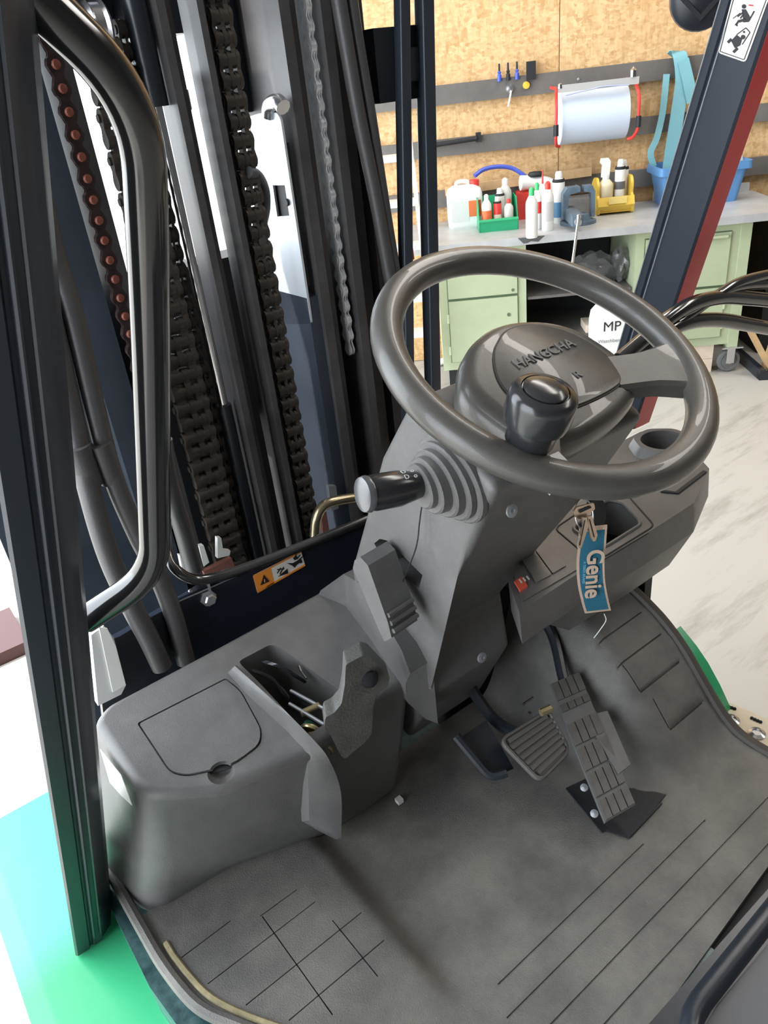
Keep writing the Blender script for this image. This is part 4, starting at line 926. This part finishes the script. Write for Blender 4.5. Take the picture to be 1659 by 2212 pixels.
# ---- left lever console
CN = sub('lever_console', (.28, .8, .82))
CTN = V((-.025, -.168, 1)).normalized(); CT0 = V((.1, .93, .965))
def CT(px, py, h=0.0): return PP(px, py, CT0 + V((0, 0, h)), CTN)
def onct(x, y): return V((x, y, .8063 + .025 * x + .168 * y))
topc = [CT(196, 1560), CT(224, 1521), CT(480, 1386), CT(742, 1244), CT(884, 1468), onct(.40, .700), onct(.310, .682), CT(470, 1706), CT(296, 1716)]
midr = mid = [V((.034, .905, .80)), V((.05, .96, .80)), V((.28, .96, .80)), V((.53, .95, .80)), V((.470, .712, .80)), V((.40, .702, .80)), V((.310, .705, .80)), V((.185, .738, .80)), V((.068, .765, .80))]
botc = [V((.026, .905, .70)), V((.05, .96, .70)), V((.28, .96, .70)), V((.52, .95, .70)), V((.455, .725, .70)), V((.39, .722, .70)), V((.31, .73, .70)), V((.19, .77, .70)), V((.050, .782, .70))]
midb = [p.lerp(q, .42) for p, q in zip(mid, botc)]; midb[6] = mid[6] - V((0, 0, .045)); midb[7] = mid[7] - V((0, 0, .045))
RC = [.014, .014, 0, .008, .014, 0, 0, 0, .034]
botc, midb, mid, topc_ = [rounded(q, RC, 5) for q in (botc, midb, mid, topc)]
def inset(ring, d, dz):
    n = len(ring); out = []
    for i, p in enumerate(ring):
        e = (ring[(i + 1) % n] - ring[i - 1]); q = V((-e.y, e.x, 0)).normalized()
        out.append((p, q))
    c_ = sum(ring, V()) / n; sg = sum(1 if (c_ - p).dot(q) > 0 else -1 for p, q in out); sg = 1 if sg > 0 else -1
    return [p + q * (sg * d) + V((0, 0, dz)) for p, q in out]
RB = .016
edge_rings = [inset(topc_, RB * (1 - math.cos(a)), -RB * (1 - math.sin(a))) for a in [math.pi / 2 * k / 5 for k in range(6)]]
bm = new(); loft(bm, [botc, midb, mid] + edge_rings); con = obj('console_body', bm, PLA, CN, ang=40)
tr = [(514, 1430), (584, 1393), (604, 1398), (745, 1498), (800, 1545), (775, 1650), (738, 1656), (700, 1622), (640, 1558), (560, 1474)]
trp = rounded([CT(px, py) for px, py in tr], [.008, .008, .01, .01, .01, .01, .01, .02, .02, .02], 3)
trp = [V((p.x, max(p.y, .708), p.z)) for p in trp]
bm = new(); prism(bm, [p + V((0, 0, .03)) for p in trp], (0, 0, -.15)); c1 = cutter(bm)
# storage lid recess
ZL = [(296, 1563), (488, 1465), (520, 1490), (566, 1575), (563, 1608), (500, 1655), (400, 1676), (366, 1668)]
n_l = CTN
def lid(px, py, h=0): return CT(px, py, h)
LDP = rounded([lid(*p) for p in ZL], [.004, .004, .012, .012, .016, .02, .014, .012], 4)
bm = new(); prism(bm, [p + n_l * .02 for p in LDP], n_l * -.026); c2 = cutter(bm)
bm = new(); bmesh.ops.create_icosphere(bm, subdivisions=3, radius=.019, matrix=Matrix.Translation(lid(476, 1662, .004))); c3 = cutter(bm)
cut(con, [c1, c2, c3])
lc = sum(LDP, V()) / len(LDP)
bm = new(); prism(bm, [lc + (p - lc) * .972 + n_l * -.0045 for p in LDP], n_l * .0048); ld = obj('lid', bm, PLA, CN, bevel=.0012, seg=2, label='hinged storage lid')
bm = new(); prism(bm, [p + n_l * -.0075 for p in LDP], n_l * .001); obj('lid_gap', bm, DRK, CN)
bm = new(); bmesh.ops.create_icosphere(bm, subdivisions=3, radius=.017, matrix=Matrix.Translation(lid(478, 1664, .004))); cut(ld, [cutter(bm)])
# raised guard left of the levers
GL = [PZ(498, 1448, .970), PZ(560, 1502, .972), PZ(630, 1566, .958), PY(660, 1625, .690), PY(666, 1700, .684), PY(668, 1772, .690)]
GR = [PZ(512, 1436, .974), PZ(590, 1508, .980), PZ(672, 1590, .968), PY(712, 1640, .672), PY(738, 1712, .664), PY(738, 1812, .676)]
GLs, GRs = smooth_path(GL, 4), smooth_path(GR, 4)
bm = new(); loft(bm, [[l + V((-.002, .012, -.012)), l, l.lerp(r, .25) + V((0, -.002, .003)), l.lerp(r, .6) + V((0, -.003, .004)), r + V((-.001, 0, 0)), r + V((.002, .008, -.008)), r + V((.004, .03, -.035)), l + V((-.002, .03, -.03))] for l, r in zip(GLs, GRs)]); obj('lever_guard', bm, PLA, CN, ang=80)
# right raised shoulder beside the column
SL = [(688, 1284), (746, 1308), (800, 1378), (848, 1450), (876, 1484)]; SR = [(742, 1240), (780, 1262), (825, 1330), (868, 1405), (886, 1455)]
rg = []
for i, (l, r) in enumerate(zip(SL, SR)):
    a = CT(*l, .002); b = PX(*r, .462) if i else CT(*r, .03); rg.append([a - V((0, 0, .03)), a, a.lerp(b, .10) + V((0, 0, .004)), b, V((b.x + .04, b.y, b.z)), V((b.x + .04, b.y, .85)), V((a.x + .03, a.y, .85))])
bm = new(); loft(bm, rg); obj('shoulder', bm, PLA, CN, bevel=.002)
# trough inner liner and mechanism
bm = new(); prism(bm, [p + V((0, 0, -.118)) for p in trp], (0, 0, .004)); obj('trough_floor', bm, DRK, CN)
def chromeclip(a, b, c_, w):
    pa, pb, pc_ = PZ(*a, .95), PZ(*b, .955), PZ(*c_, .935)
    bm = new(); P = smooth_path([pa, pb, pc_], 6); rings = []
    for i, p in enumerate(P):
        t_ = i / (len(P) - 1); ww = w * (1.3 - .9 * t_ + .5 * math.sin(t_ * 9)); q = V((-.5, .86, 0)) * ww
        rings.append([p - q, p + V((0, 0, .005)), p + q, p - V((0, 0, .004))])
    return loft(bm, rings)
obj('linkage_fork', chromeclip((548, 1450), (590, 1468), (622, 1508), .006), PLG, CN); obj('linkage_fork', chromeclip((578, 1432), (620, 1448), (656, 1472), .009), PLG, CN)
obj('spring_clip', (lambda b: tube(b, [PZ(646, 1438, .95), PZ(652, 1452, .945), PZ(662, 1466, .945)], .0016, 6, n=2))(new()), CROM, CN)
for a, b, r in (((628, 1492), (735, 1550), .0028), ((625, 1520), (700, 1565), .0028)):
    bm = new(); tube(bm, [PZ(*a, .93), PZ(*b, .925)], r, 8, n=1); obj('link_rod', bm, GREY, CN)
bm = new(); tube(bm, [PZ(650, 1542, .925), PZ(690, 1524, .925)], .0055, 12, n=1); obj('pivot_pin', bm, BRS, CN)
bm = new(); tube(bm, [PZ(655, 1575, .90), PZ(665, 1560, .905), PZ(685, 1575, .90)], .0035, 8); obj('wire', bm, mat('wire_green', (.03, .25, .16), .4), CN)
for k in range(3):
    bm = new(); a = PZ(672 + 12 * k, 1580 + 18 * k, .915 - .006 * k); lathe(bm, [(.016, -.003), (.017, 0), (.016, .003), (.008, .003), (.008, -.003)][::-1], a, (.75, .5, .2), 18); obj('washer', bm, BRS, CN)
# lever with button
LE = sub('control_lever', PY(770, 1520, .69), label='worn grey control lever with a round button')
lp = [(747, 1436), (784, 1416), (800, 1420), (842, 1463), (838, 1482), (812, 1502), (806, 1530), (803, 1585), (790, 1602), (748, 1638), (738, 1636), (712, 1585), (700, 1572), (703, 1550), (722, 1540), (738, 1520), (745, 1480)]
bm = new(); prism(bm, rounded([PY(px, py, .668) for px, py in lp], .003, 2), (.016, .030, -.004)); obj('lever_grip', bm, mat('worn_plastic', (.12, .118, .11), .48, bump=.5, bscale=260, var=.2, vscale=40), LE, bevel=.004, seg=3)
bc = PY(797, 1465, .668); bm = new(); lathe(bm, [(0, -.006), (.0112, -.004), (.0115, .003), (.009, .008), (.004, .010), (0, .0105)], bc, (-.15, -.85, .45), 24); obj('button', bm, PLG, LE)
bm = new(); lathe(bm, [(.0130, -.004), (.0135, .0010), (.0115, .0016), (.0110, -.002)], bc, (-.15, -.85, .45), 24); obj('button_ring', bm, SHAD, LE)
# white label on the left face
q0_, q1_, q2_ = topc[0], midr[0], topc[8]
nl_ = (q1_ - q0_).cross(q2_ - q0_).normalized()
if nl_.x > 0: nl_ = -nl_
bm = new(); prism(bm, [PP(px, py, q0_ + nl_ * .002, nl_) for px, py in ((217, 1618), (262, 1674), (274, 1705), (286, 1740), (262, 1718), (238, 1690), (228, 1655))], nl_ * .0006); lb = obj('label_sticker', bm, WHT, CN, smooth=False, label='torn white label')
bm = new(); box(bm, .435, .445, .698, .708, .692, .70); obj('floor_clip', bm, WHT, CN, bevel=.003)

# ---- pedals
def quad(c4, u, v, h=0):
    a, b, c_, d = c4; p = a.lerp(b, u).lerp(d.lerp(c_, u), v); n_ = (b - a).cross(d - a).normalized()
    if n_.z < 0: n_ = -n_
    return p + n_ * h
def pad(c4, u0, u1, v0, v1, h0, h1, m, name, par, bev=.0012):
    bm = new(); loft(bm, [[quad(c4, u, v, h) for u, v in ((u0, v0), (u1, v0), (u1, v1), (u0, v1))] for h in (h0, h1)]); return obj(name, bm, m, par, bevel=bev, seg=1)
PEDM = mat('pedal_rubber', (.10, .095, .088), .55, bump=.3, bscale=400, var=.15, vscale=30)
ga = [PZ(1188, 1478, .815), PZ(1250, 1452, .815), PZ(1372, 1738, .735), PZ(1308, 1776, .735)]
GP = sub('accelerator_pedal', ga[0].lerp(ga[2], .5), label='long accelerator pedal with a grid of raised blocks')
pad(ga, 0, 1, 0, 1, -.008, 0, PLA, 'pedal_plate', GP, .002)
for r in range(6):
    v0 = (.0, .17, .32, .50, .68, .86)[r]; v1 = (.15, .24, .49, .67, .85, 1.0)[r]
    for c_ in range(4): pad(ga, c_ * .25 + .015, c_ * .25 + .235, v0 + .008, v1 - .008, 0, .0035, PEDM, 'tread_block', GP, .0008)
gx = [PZ(1262, 1548, .790), PZ(1312, 1536, .788), PZ(1362, 1652, .755), PZ(1336, 1672, .757)]
pad(gx, 0, 1, 0, 1, -.004, .001, PLA, 'side_flange', GP, .002)
for px, py in ((1262, 1702), (1284, 1758)):
    bm = new(); lathe(bm, [(.006, 0), (.006, .004), (0, .006)], PZ(px, py, .72), (-.5, -.3, 1), 10); obj('rivet', bm, GREY, GP)
bm = new(); boxf(bm, PZ(1222, 1705, .692), PZ(1300, 1800, .692) - PZ(1222, 1705, .692), PZ(1275, 1680, .692) - PZ(1222, 1705, .692), (0, 0, .003)); boxf(bm, PZ(1290, 1790, .692), PZ(1360, 1812, .692) - PZ(1290, 1790, .692), PZ(1370, 1700, .692) - PZ(1290, 1790, .692), (0, 0, .003)); boxf(bm, PZ(1360, 1812, .6915), PZ(1430, 1738, .6915) - PZ(1360, 1812, .6915), PZ(1290, 1775, .6915) - PZ(1360, 1812, .6915), (0, 0, .003)); obj('pedal_well_shade', bm, SHAD, FK)  # flat dark sheets: floor opening, plus shade painted left of the pedal
br = [PZ(1078, 1600, .800), PZ(1186, 1532, .800), PZ(1232, 1622, .765), PZ(1166, 1690, .765)]
BPd = sub('brake_pedal', br[0].lerp(br[2], .5), label='ribbed square brake pedal')
ro = rounded([quad(br, u, v) for u, v in ((0, 0), (1, 0), (1, 1), (0, 1))], .014, 4); nb = (quad(br, 0, 0, 1) - quad(br, 0, 0, 0)).normalized()
bm = new(); prism(bm, [p - nb * .007 for p in ro], nb * .007); obj('pedal_plate', bm, PEDM, BPd, bevel=.003)
for k in range(7): v0 = .08 + k * .125; ins = .10 if k in (0, 6) else .05; pad(br, ins, 1 - ins, v0, v0 + .075, 0, .004, PEDM, 'tread_rib', BPd, .0012)
rc_ = sum(ro, V()) / len(ro); bm = new(); tube(bm, [rc_ + (p - rc_) * .97 + nb * .001 for p in ro + ro[:1]], .0032, 6, n=1); obj('pedal_rim', bm, PEDM, BPd)
bm = new(); tube(bm, [quad(br, .4, .2, -.006), quad(br, .45, -.2, -.03) + V((0, .05, -.01)), V((.62, .80, .88))], .010, 8); obj('pedal_arm', bm, PNT, BPd)
bm = new(); tube(bm, [ga[0].lerp(ga[1], .5) - V((0, 0, .01)), V((.78, .70, .86)), V((.76, .80, .93))], .009, 8); obj('pedal_arm', bm, PNT, GP)
# inching pedal bracket to the left
bm = new(); tube(bm, corner_path([PZ(985, 1590, .80), PZ(1060, 1680, .755), PZ(1095, 1668, .76)], .02), .0075, 8, n=1); obj('pedal_bracket', bm, PNT, FK)
ib = [PZ(985, 1600, .79), PZ(1050, 1555, .79), PZ(1110, 1660, .75), PZ(1055, 1682, .75)]
pad(ib, 0, 1, 0, 1, -.006, 0, PNT, 'clutch_plate', FK, .002)
for a, b, m, r in (((1130, 1522), (1152, 1507), CROM, .0022), ((1168, 1540), (1190, 1530), BRS, .006), ((1142, 1540), (1148, 1544), CROM, .004)):
    bm = new(); tube(bm, [PZ(*a, .85), PZ(*b, .85)], r, 8, n=1); obj('linkage_pin', bm, m, FK)
# dark bulkhead behind the pedals and under the dash
bm = new(); box(bm, .66, 1.0, .80, .83, .60, 1.07); obj('bulkhead', bm, SHAD, FK)
bm = new(); box(bm, .965, .985, .64, .93, .66, .97); obj('bulkhead', bm, SHAD, FK)

# ---- front cowl panel, tube rail, sticker, bolts
CW = sub('front_cowl', (.4, 1.0, .85))
bm = new(); prism(bm, [V((.06, 1.0, .60)), V((1.0, 1.0, .60)), PY(1000, 1040, 1.0), PY(780, 1136, 1.0), PY(560, 1228, 1.0), PY(445, 1262, 1.0), PY(400, 1290, 1.0), PY(258, 1375, 1.0), PY(205, 1395, 1.0)], (0, .012, 0)); obj('cowl_panel', bm, mat('cowl_blue_black', (.012, .017, .028), .22, spec=.6), CW, bevel=.002)
bm = new(); tube(bm, [PY(px, py, yy) for px, py, yy in ((358, 1120, 1.06), (360, 1185, 1.04), (382, 1232, 1.01), (440, 1252, 1.0), (560, 1216, .998), (780, 1128, .998), (1010, 1030, 1.0))], .0085, 12); obj('edge_rail', bm, TUBE, CW)
bm = new(); tube(bm, [PY(380, 1302, .998), PY(620, 1196, .998)], .0012, 6, n=1); obj('weld_line', bm, GREY, CW)
bp_ = PY(450, 1292, .995); bm = new(); lathe(bm, [(.014, -.004), (.014, .001), (.0105, .001), (.0105, .010), (.008, .012), (0, .012)], bp_, (0, -1, .1), 6); obj('hex_bolt', bm, STL, CW)
for px, py in ((411, 1276),): bm = new(); lathe(bm, [(.0035, 0), (.003, .003), (0, .003)], PY(px, py, .998), (0, -1, .1), 8); obj('rivet', bm, STL, CW)
bm = new(); boxf(bm, PY(446, 1254, .995), PY(452, 1280, .995) - PY(446, 1254, .995), (.004, 0, 0), (0, .004, 0)); obj('clip', bm, STL, CW)
def cw(px, py): return PY(px, py, .9985)
NC = V((0, -1, 0))
bm = new(); prism(bm, rounded([cw(546, 1243), cw(650, 1190), cw(659, 1222), cw(556, 1281)], .003, 3), NC * .0006); sk = obj('hand_sticker', bm, STW, CW, smooth=False, label='orange and white crush hazard sticker')
poly_on(cw, [(546, 1243), (584, 1224), (592, 1260), (556, 1281)], ORN, sk, NC, 'orange_field', th=.0002)
for l in ([(556, 1281), (659, 1222), (658, 1218), (555, 1277)], [(582, 1225), (650, 1190), (651, 1193), (583, 1228)]): poly_on(cw, l, ORN, sk, NC, 'border_line', th=.0002)
poly_on(cw, [(562, 1264), (569, 1241), (581, 1255)], INK, sk, NC, off=.0010); line_on(lambda x, y: cw(x, y) + NC * .0006, (570, 1250), (571, 1257), 1.8, ORN, sk, NC)
for l in ([(600, 1245), (620, 1228), (622, 1238)], [(619, 1216), (632, 1216), (644, 1209), (648, 1214), (640, 1220), (636, 1226), (630, 1221)], [(632, 1205), (640, 1200), (644, 1206), (636, 1210)], [(645, 1210), (650, 1207), (653, 1214), (648, 1217)]): poly_on(cw, l, INK, sk, NC)
for a, b in (((598, 1238), (606, 1226)), ((604, 1240), (612, 1224)), ((598, 1230), (614, 1228)), ((640, 1208), (648, 1198)), ((644, 1210), (653, 1202)), ((636, 1204), (640, 1194))): line_on(cw, a, b, 2, INK, sk, NC)
# pale plate corner at the left end of the cowl, white sheet on it
bm = new(); prism(bm, [PY(px, py, .985) for px, py in ((197, 1372), (224, 1352), (246, 1378), (272, 1480), (262, 1500), (212, 1525))], (0, .015, 0)); o = obj('corner_plate', bm, LGREY, CW, bevel=.003)
bm = new(); prism(bm, [PY(px, py, .982) for px, py in ((214, 1355), (232, 1358), (250, 1395), (272, 1480), (244, 1496))], (0, .003, 0)); obj('corner_face', bm, WHT, CW, bevel=.001, seg=1)

# ================================================================== MAST (parts of the forklift)
MA = sub('mast', (.6, 1.25, .3), label='dark steel lifting mast with chains, cylinders and hoses')
def chan(x0, x1, y0, y1, z0, z1, m, name='mast_channel', bev=.004, par=MA):
    bm = new(); box(bm, x0, x1, y0, y1, z0, z1); return obj(name, bm, m, par, bevel=bev, seg=2)
chan(.17, .30, 1.20, 1.30, .3, 2.6, MSB); chan(.30, .345, 1.17, 1.21, .3, 2.6, MSB); chan(.362, .380, 1.15, 1.30, .3, 2.6, MST)
chan(.10, .34, 1.30, 1.32, .3, 2.6, MSB, 'mast_plate')
chan(.504, .516, 1.13, 1.16, .3, 2.6, MST); chan(.516, .532, 1.15, 1.21, .3, 2.6, MST); chan(.486, .504, 1.17, 1.28, 1.76, 2.6, MSB)
chan(.562, .572, 1.13, 1.16, .3, 2.6, MST); chan(.572, .586, 1.15, 1.21, .3, 2.6, MST)
chan(.655, .690, 1.26, 1.34, 1.665, 2.6, MSB); chan(.690, .708, 1.13, 1.28, .3, 2.6, MST); chan(.708, .730, 1.15, 1.30, .3, 2.6, MST)
chan(.762, .780, 1.13, 1.30, .3, 2.6, MST); chan(.782, .800, 1.16, 1.30, .3, 2.6, MSB); chan(.806, .835, 1.18, 1.34, .3, 2.6, MST); chan(.835, .905, 1.22, 1.36, .3, 2.6, MSB); chan(.845, .865, 1.17, 1.21, .3, 2.6, MST)
# carriage and backrest ahead of the mast, cross members
chan(.30, .95, 1.42, 1.50, .25, 1.42, SHAD, 'carriage_plate'); chan(.17, .92, 1.34, 1.40, .3, .62, MSB, 'cross_member')
chan(.38, .50, 1.24, 1.30, 1.795, 1.92, MSB, 'cross_member'); chan(.56, .60, 1.24, 1.30, 1.78, 1.92, MSB, 'cross_member')
chan(.855, .945, 1.13, 1.16, 1.655, 1.76, PNT, 'bracket_box')
# lift cylinder (bright rod, black barrel) and web plates coloured as sunlit
bm = new(); tube(bm, [V((.486, 1.16, 1.24)), V((.486, 1.16, 1.69))], .0075, 16, n=1); obj('cylinder_rod', bm, CROM, MA)
bm = new(); tube(bm, [V((.486, 1.16, 1.69)), V((.486, 1.16, 2.5))], .017, 16, n=1); obj('cylinder_barrel', bm, PNT, MA)
bm = new(); tube(bm, [V((.486, 1.16, .4)), V((.486, 1.16, 1.24))], .013, 16, n=1); obj('cylinder_barrel', bm, PNT, MA)
pts = rounded([PX(px, py, .668) for px, py in ((538, 252), (560, 245), (598, 243), (606, 258), (672, 700), (600, 700))], .006, 3)
bm = new(); prism(bm, pts, (.004, 0, 0)); plt = obj('sunlit_web', bm, mat('sunlit_steel', (.62, .66, .70), .35, metal=.3), MA, bevel=.001)  # sunlit web of the channel; sunshine put into its pale colour
for z0_, z1_, xx in ((1.62, 2.6, .734),): bm = new(); box(bm, xx, xx + .003, 1.16, 1.30, z0_, z1_); obj('sunlit_web_plate', bm, MATS['sunlit_steel'], MA)  # same pale colour stands in for sun on this web
bm = new(); prism(bm, [PX(px, py, .66) for px, py in ((580, 402), (606, 402), (616, 468), (590, 470))], (.02, 0, 0)); cut(plt, [cutter(bm)])
bm = new(); box(bm, .674, .678, 1.14, 1.26, 1.40, 1.62); obj('slot_backing', bm, DRK, MA)
chan(.668, .690, 1.14, 1.28, .5, 1.38, MSB, 'mast_plate')  # shaded lower part of the web, its shade put into a darker colour
bm = new(); lathe(bm, [(0, 0), (.006, 0), (.005, .003), (0, .003)], PX(621, 437, .667), (-1, 0, 0), 12); obj('rivet', bm, DRK, MA)
bm = new(); tube(bm, [PX(580, 250, .668), PX(584, 228, .668), PX(600, 220, .668), PX(612, 232, .668)], .012, 10); obj('hook', bm, STL, MA)
# hose loop beside the second chain
bm = new(); tube(bm, [PY(536, 372, 1.14), PY(556, 380, 1.15), PY(570, 410, 1.16), PY(572, 450, 1.16), PY(563, 500, 1.15), PY(566, 540, 1.15)], .009, 10); obj('hose_loop', bm, HOS, MA)
bm = new(); box(bm, .575, .586, 1.128, 1.14, 1.675, 1.697); 
p = PY(413, 215, 1.15); bm.free(); bm = new(); box(bm, p.x - .008, p.x + .008, 1.17, 1.172, p.z - .013, p.z + .013); obj('paper_tag', bm, WHT, MA, smooth=False)
# hoses on the left
for l, r in (([(22, 60), (30, 250), (82, 600), (108, 690), (180, 1006), (228, 1180), (275, 1290), (322, 1380), (350, 1440)], .016), ([(38, 60), (50, 230), (110, 520), (160, 690), (232, 990), (290, 1140), (340, 1240), (375, 1330), (402, 1430)], .0145)):
    bm = new(); tube(bm, [PY(px, py, 1.10 - .115 * min(1, max(0, (py - 500) / 900))) for px, py in l], r, 16, n=5); h = obj('hydraulic_hose', bm, HOS, MA)
for px, py, yy, r in ((180, 1006, 1.035, .0185), (228, 1000, 1.035, .017)):
    c_ = PY(px, py, yy); bm = new(); tube(bm, [c_ + V((0, 0, .03)), c_ - V((-.002, 0, .03))], r, 16, n=1); obj('hose_sleeve', bm, HOS, MA)
bm = new(); tube(bm, [PY(px, py, 1.08) for px, py in ((350, 950), (365, 1040), (395, 1140), (420, 1230))], .016, 12); obj('hydraulic_hose', bm, HOS, MA)
for l, r in (([(722, -60), (742, 60), (775, 250), (812, 430), (850, 640)], .012), ([(752, -60), (768, 60), (800, 250), (828, 430), (862, 640)], .010)):
    bm = new(); tube(bm, [PY(px, py, 1.12) for px, py in l], r, 12); obj('hydraulic_hose', bm, HOS, MA)
# slim vertical pipes at the right of the mast
for px0, px1, w in ((857, 880, .0105), (905, 934, .0125)):
    a = PY(px0 + 11, 0, 1.12); b = PY(px1, 800, 1.12); d = (a - b); bm = new()
    prism(bm, rounded([b - d * .3 + V(q) for q in ((-w, -w, 0), (w, -w, 0), (w, w, 0), (-w, w, 0))], .004, 3), d * 1.6); obj('guard_rail', bm, PNB, MA)
a = PY(862, 60, 1.14); bm = new(); box(bm, PY(862, 105, 1.14).x, PY(886, 105, 1.14).x, 1.12, 1.17, PY(870, 178, 1.14).z, PY(870, 105, 1.14).z); obj('bracket_box', bm, PNT, MA, bevel=.004)
bm = new(); a = PY(874, 420, 1.16); b = PY(893, 560, 1.16); tube(bm, [a, b], .0022, 6, n=1); obj('red_cable', bm, RED, MA)
# bent bright tube and small bits low down, white ones for bright gaps
bm = new(); tube(bm, [PY(790, 1072, 1.06), PY(735, 1080, 1.06), PY(700, 1092, 1.06), PY(684, 1120, 1.06), PY(680, 1160, 1.06)], .0095, 12); obj('fitting_tube', bm, mat('brassy_tube', (.32, .27, .18), .25, metal=.8), MA)
for l, m in (([(430, 1180), (440, 1178), (452, 1215), (440, 1224)], WHT), ([(470, 1162), (478, 1162), (482, 1188), (498, 1190), (496, 1200), (470, 1206)], WHT), ([(440, 1235), (500, 1205), (508, 1225), (446, 1250)], BROWN), ([(388, 1200), (394, 1200), (402, 1235), (396, 1240)], WHT), ([(694, 1110), (705, 1105), (712, 1150), (698, 1150)], BROWN), ([(710, 1050), (726, 1050), (732, 1098), (716, 1104)], GREY)):  # white pieces stand for bright gaps to below, light put into colour
    bm = new(); prism(bm, [PY(px, py, 1.12) for px, py in l], (0, .01, 0)); obj('mast_gap_bit', bm, m, MA)

# ---- lift chains: plates on pins, one object per link
def link_mesh(name, wx, r, pitch, n_pl, m, side=False):
    """roller/leaf chain link hanging along z; pins along x (or along y when side)"""
    bm = new(); out = [(math.cos(a) * r * .92, math.sin(a) * r) for a in [math.pi * k / 6 for k in range(7)]]
    prof = [(x, z + pitch / 2) for x, z in out] + [(-r * .5, 0)] + [(-x, -z - pitch / 2) for x, z in out] + [(r * .5, 0)]
    th = wx / (n_pl * 2 - 1) * .85
    for k in range(n_pl):
        x = -wx / 2 + (wx - th) * k / max(1, n_pl - 1)
        prism(bm, [V((x, a, b)) for a, b in prof], (th, 0, 0))
    lathe(bm, [(0, -wx * .56), (r * .45, -wx * .56), (r * .45, -wx * .45), (r * .90, -wx * .45), (r * .90, wx * .45), (r * .45, wx * .45), (r * .45, wx * .56), (0, wx * .56)], (0, 0, pitch / 2), (1, 0, 0), 10)
    if side:
        for v in bm.verts: v.co = V((v.co.y, -v.co.x, v.co.z))
    return obj(name, bm, m, None, at0=True)
def chain(x, y, z0, z1, wx, m, lab=None, side=False, pitch=.0265, path=None, pin=None):
    c = sub('lift_chain', (x, y, (z0 + z1) / 2), parent=MA) if False else sub('lift_chain', (x, y, (z0 + z1) / 2), parent=FK, label=lab)
    proto = link_mesh('chain_link', wx, .0125, pitch, 3, m, side); inner = link_mesh('chain_link', wx * .80, .0118, pitch, 2, m, side)
    n = int((z1 - z0) / pitch); used = set()
    for i in range(n):
        s = proto if i % 2 else inner; loc = V((x, y, z0 + i * pitch))
        if (i % 2) not in used: s.location = loc - base(c); s.parent = c; BASE[s.name] = loc; used.add(i % 2); o = s
        else: o = dup(s, loc, c)
        if pin and i % 1 == 0:
            if 'p' not in used:
                bm = new(); lathe(bm, [(.0055, -.003), (.0062, 0), (.0045, .004), (0, .005)], (0, 0, 0), (0, -1, 0), 10); pn_ = obj('pin_head', bm, pin, None, at0=True)
                used.add('p'); pl_ = loc + V((0, -wx * .58, pitch / 2)); pn_.location = pl_ - base(c); pn_.parent = c
            else: dup(pn_, loc + V((0, -wx * .58, pitch / 2)), c)
    return c
chain(.426, 1.15, .85, 1.80, .056, CHN, 'wide lift chain, left of the two facing the driver')
chain(.466, 1.17, .95, 1.80, .020, CHN, 'narrow chain between the left chain and the bright cylinder rod')
chain(.602, 1.15, .85, 1.86, .034, CHN, 'wide lift chain in the middle of the mast')
chain(.545, 1.22, 1.20, 1.75, .022, CHN, 'chain deep between the two middle channels')
chain(.352, 1.13, 1.18, 1.80, .010, CHR, 'reddish chain with bright pins at the left of the mast', side=True, pin=PINR)
chain(.748, 1.15, 1.28, 1.86, .010, mat('chain_sunlit', (.80, .81, .84), .3, metal=.6), 'narrow chain on the right channel, pale to look sunlit', side=False)  # sunlight put into the pale colour of this chain
# chain pulley at the top left
bm = new(); lathe(bm, [(.012, -.014), (.030, -.014), (.034, -.010), (.030, -.006), (.030, .006), (.034, .010), (.030, .014), (.012, .014)], PY(205, 60, 1.17), (1, 0, 0), 24); obj('chain_pulley', bm, STL, MA)
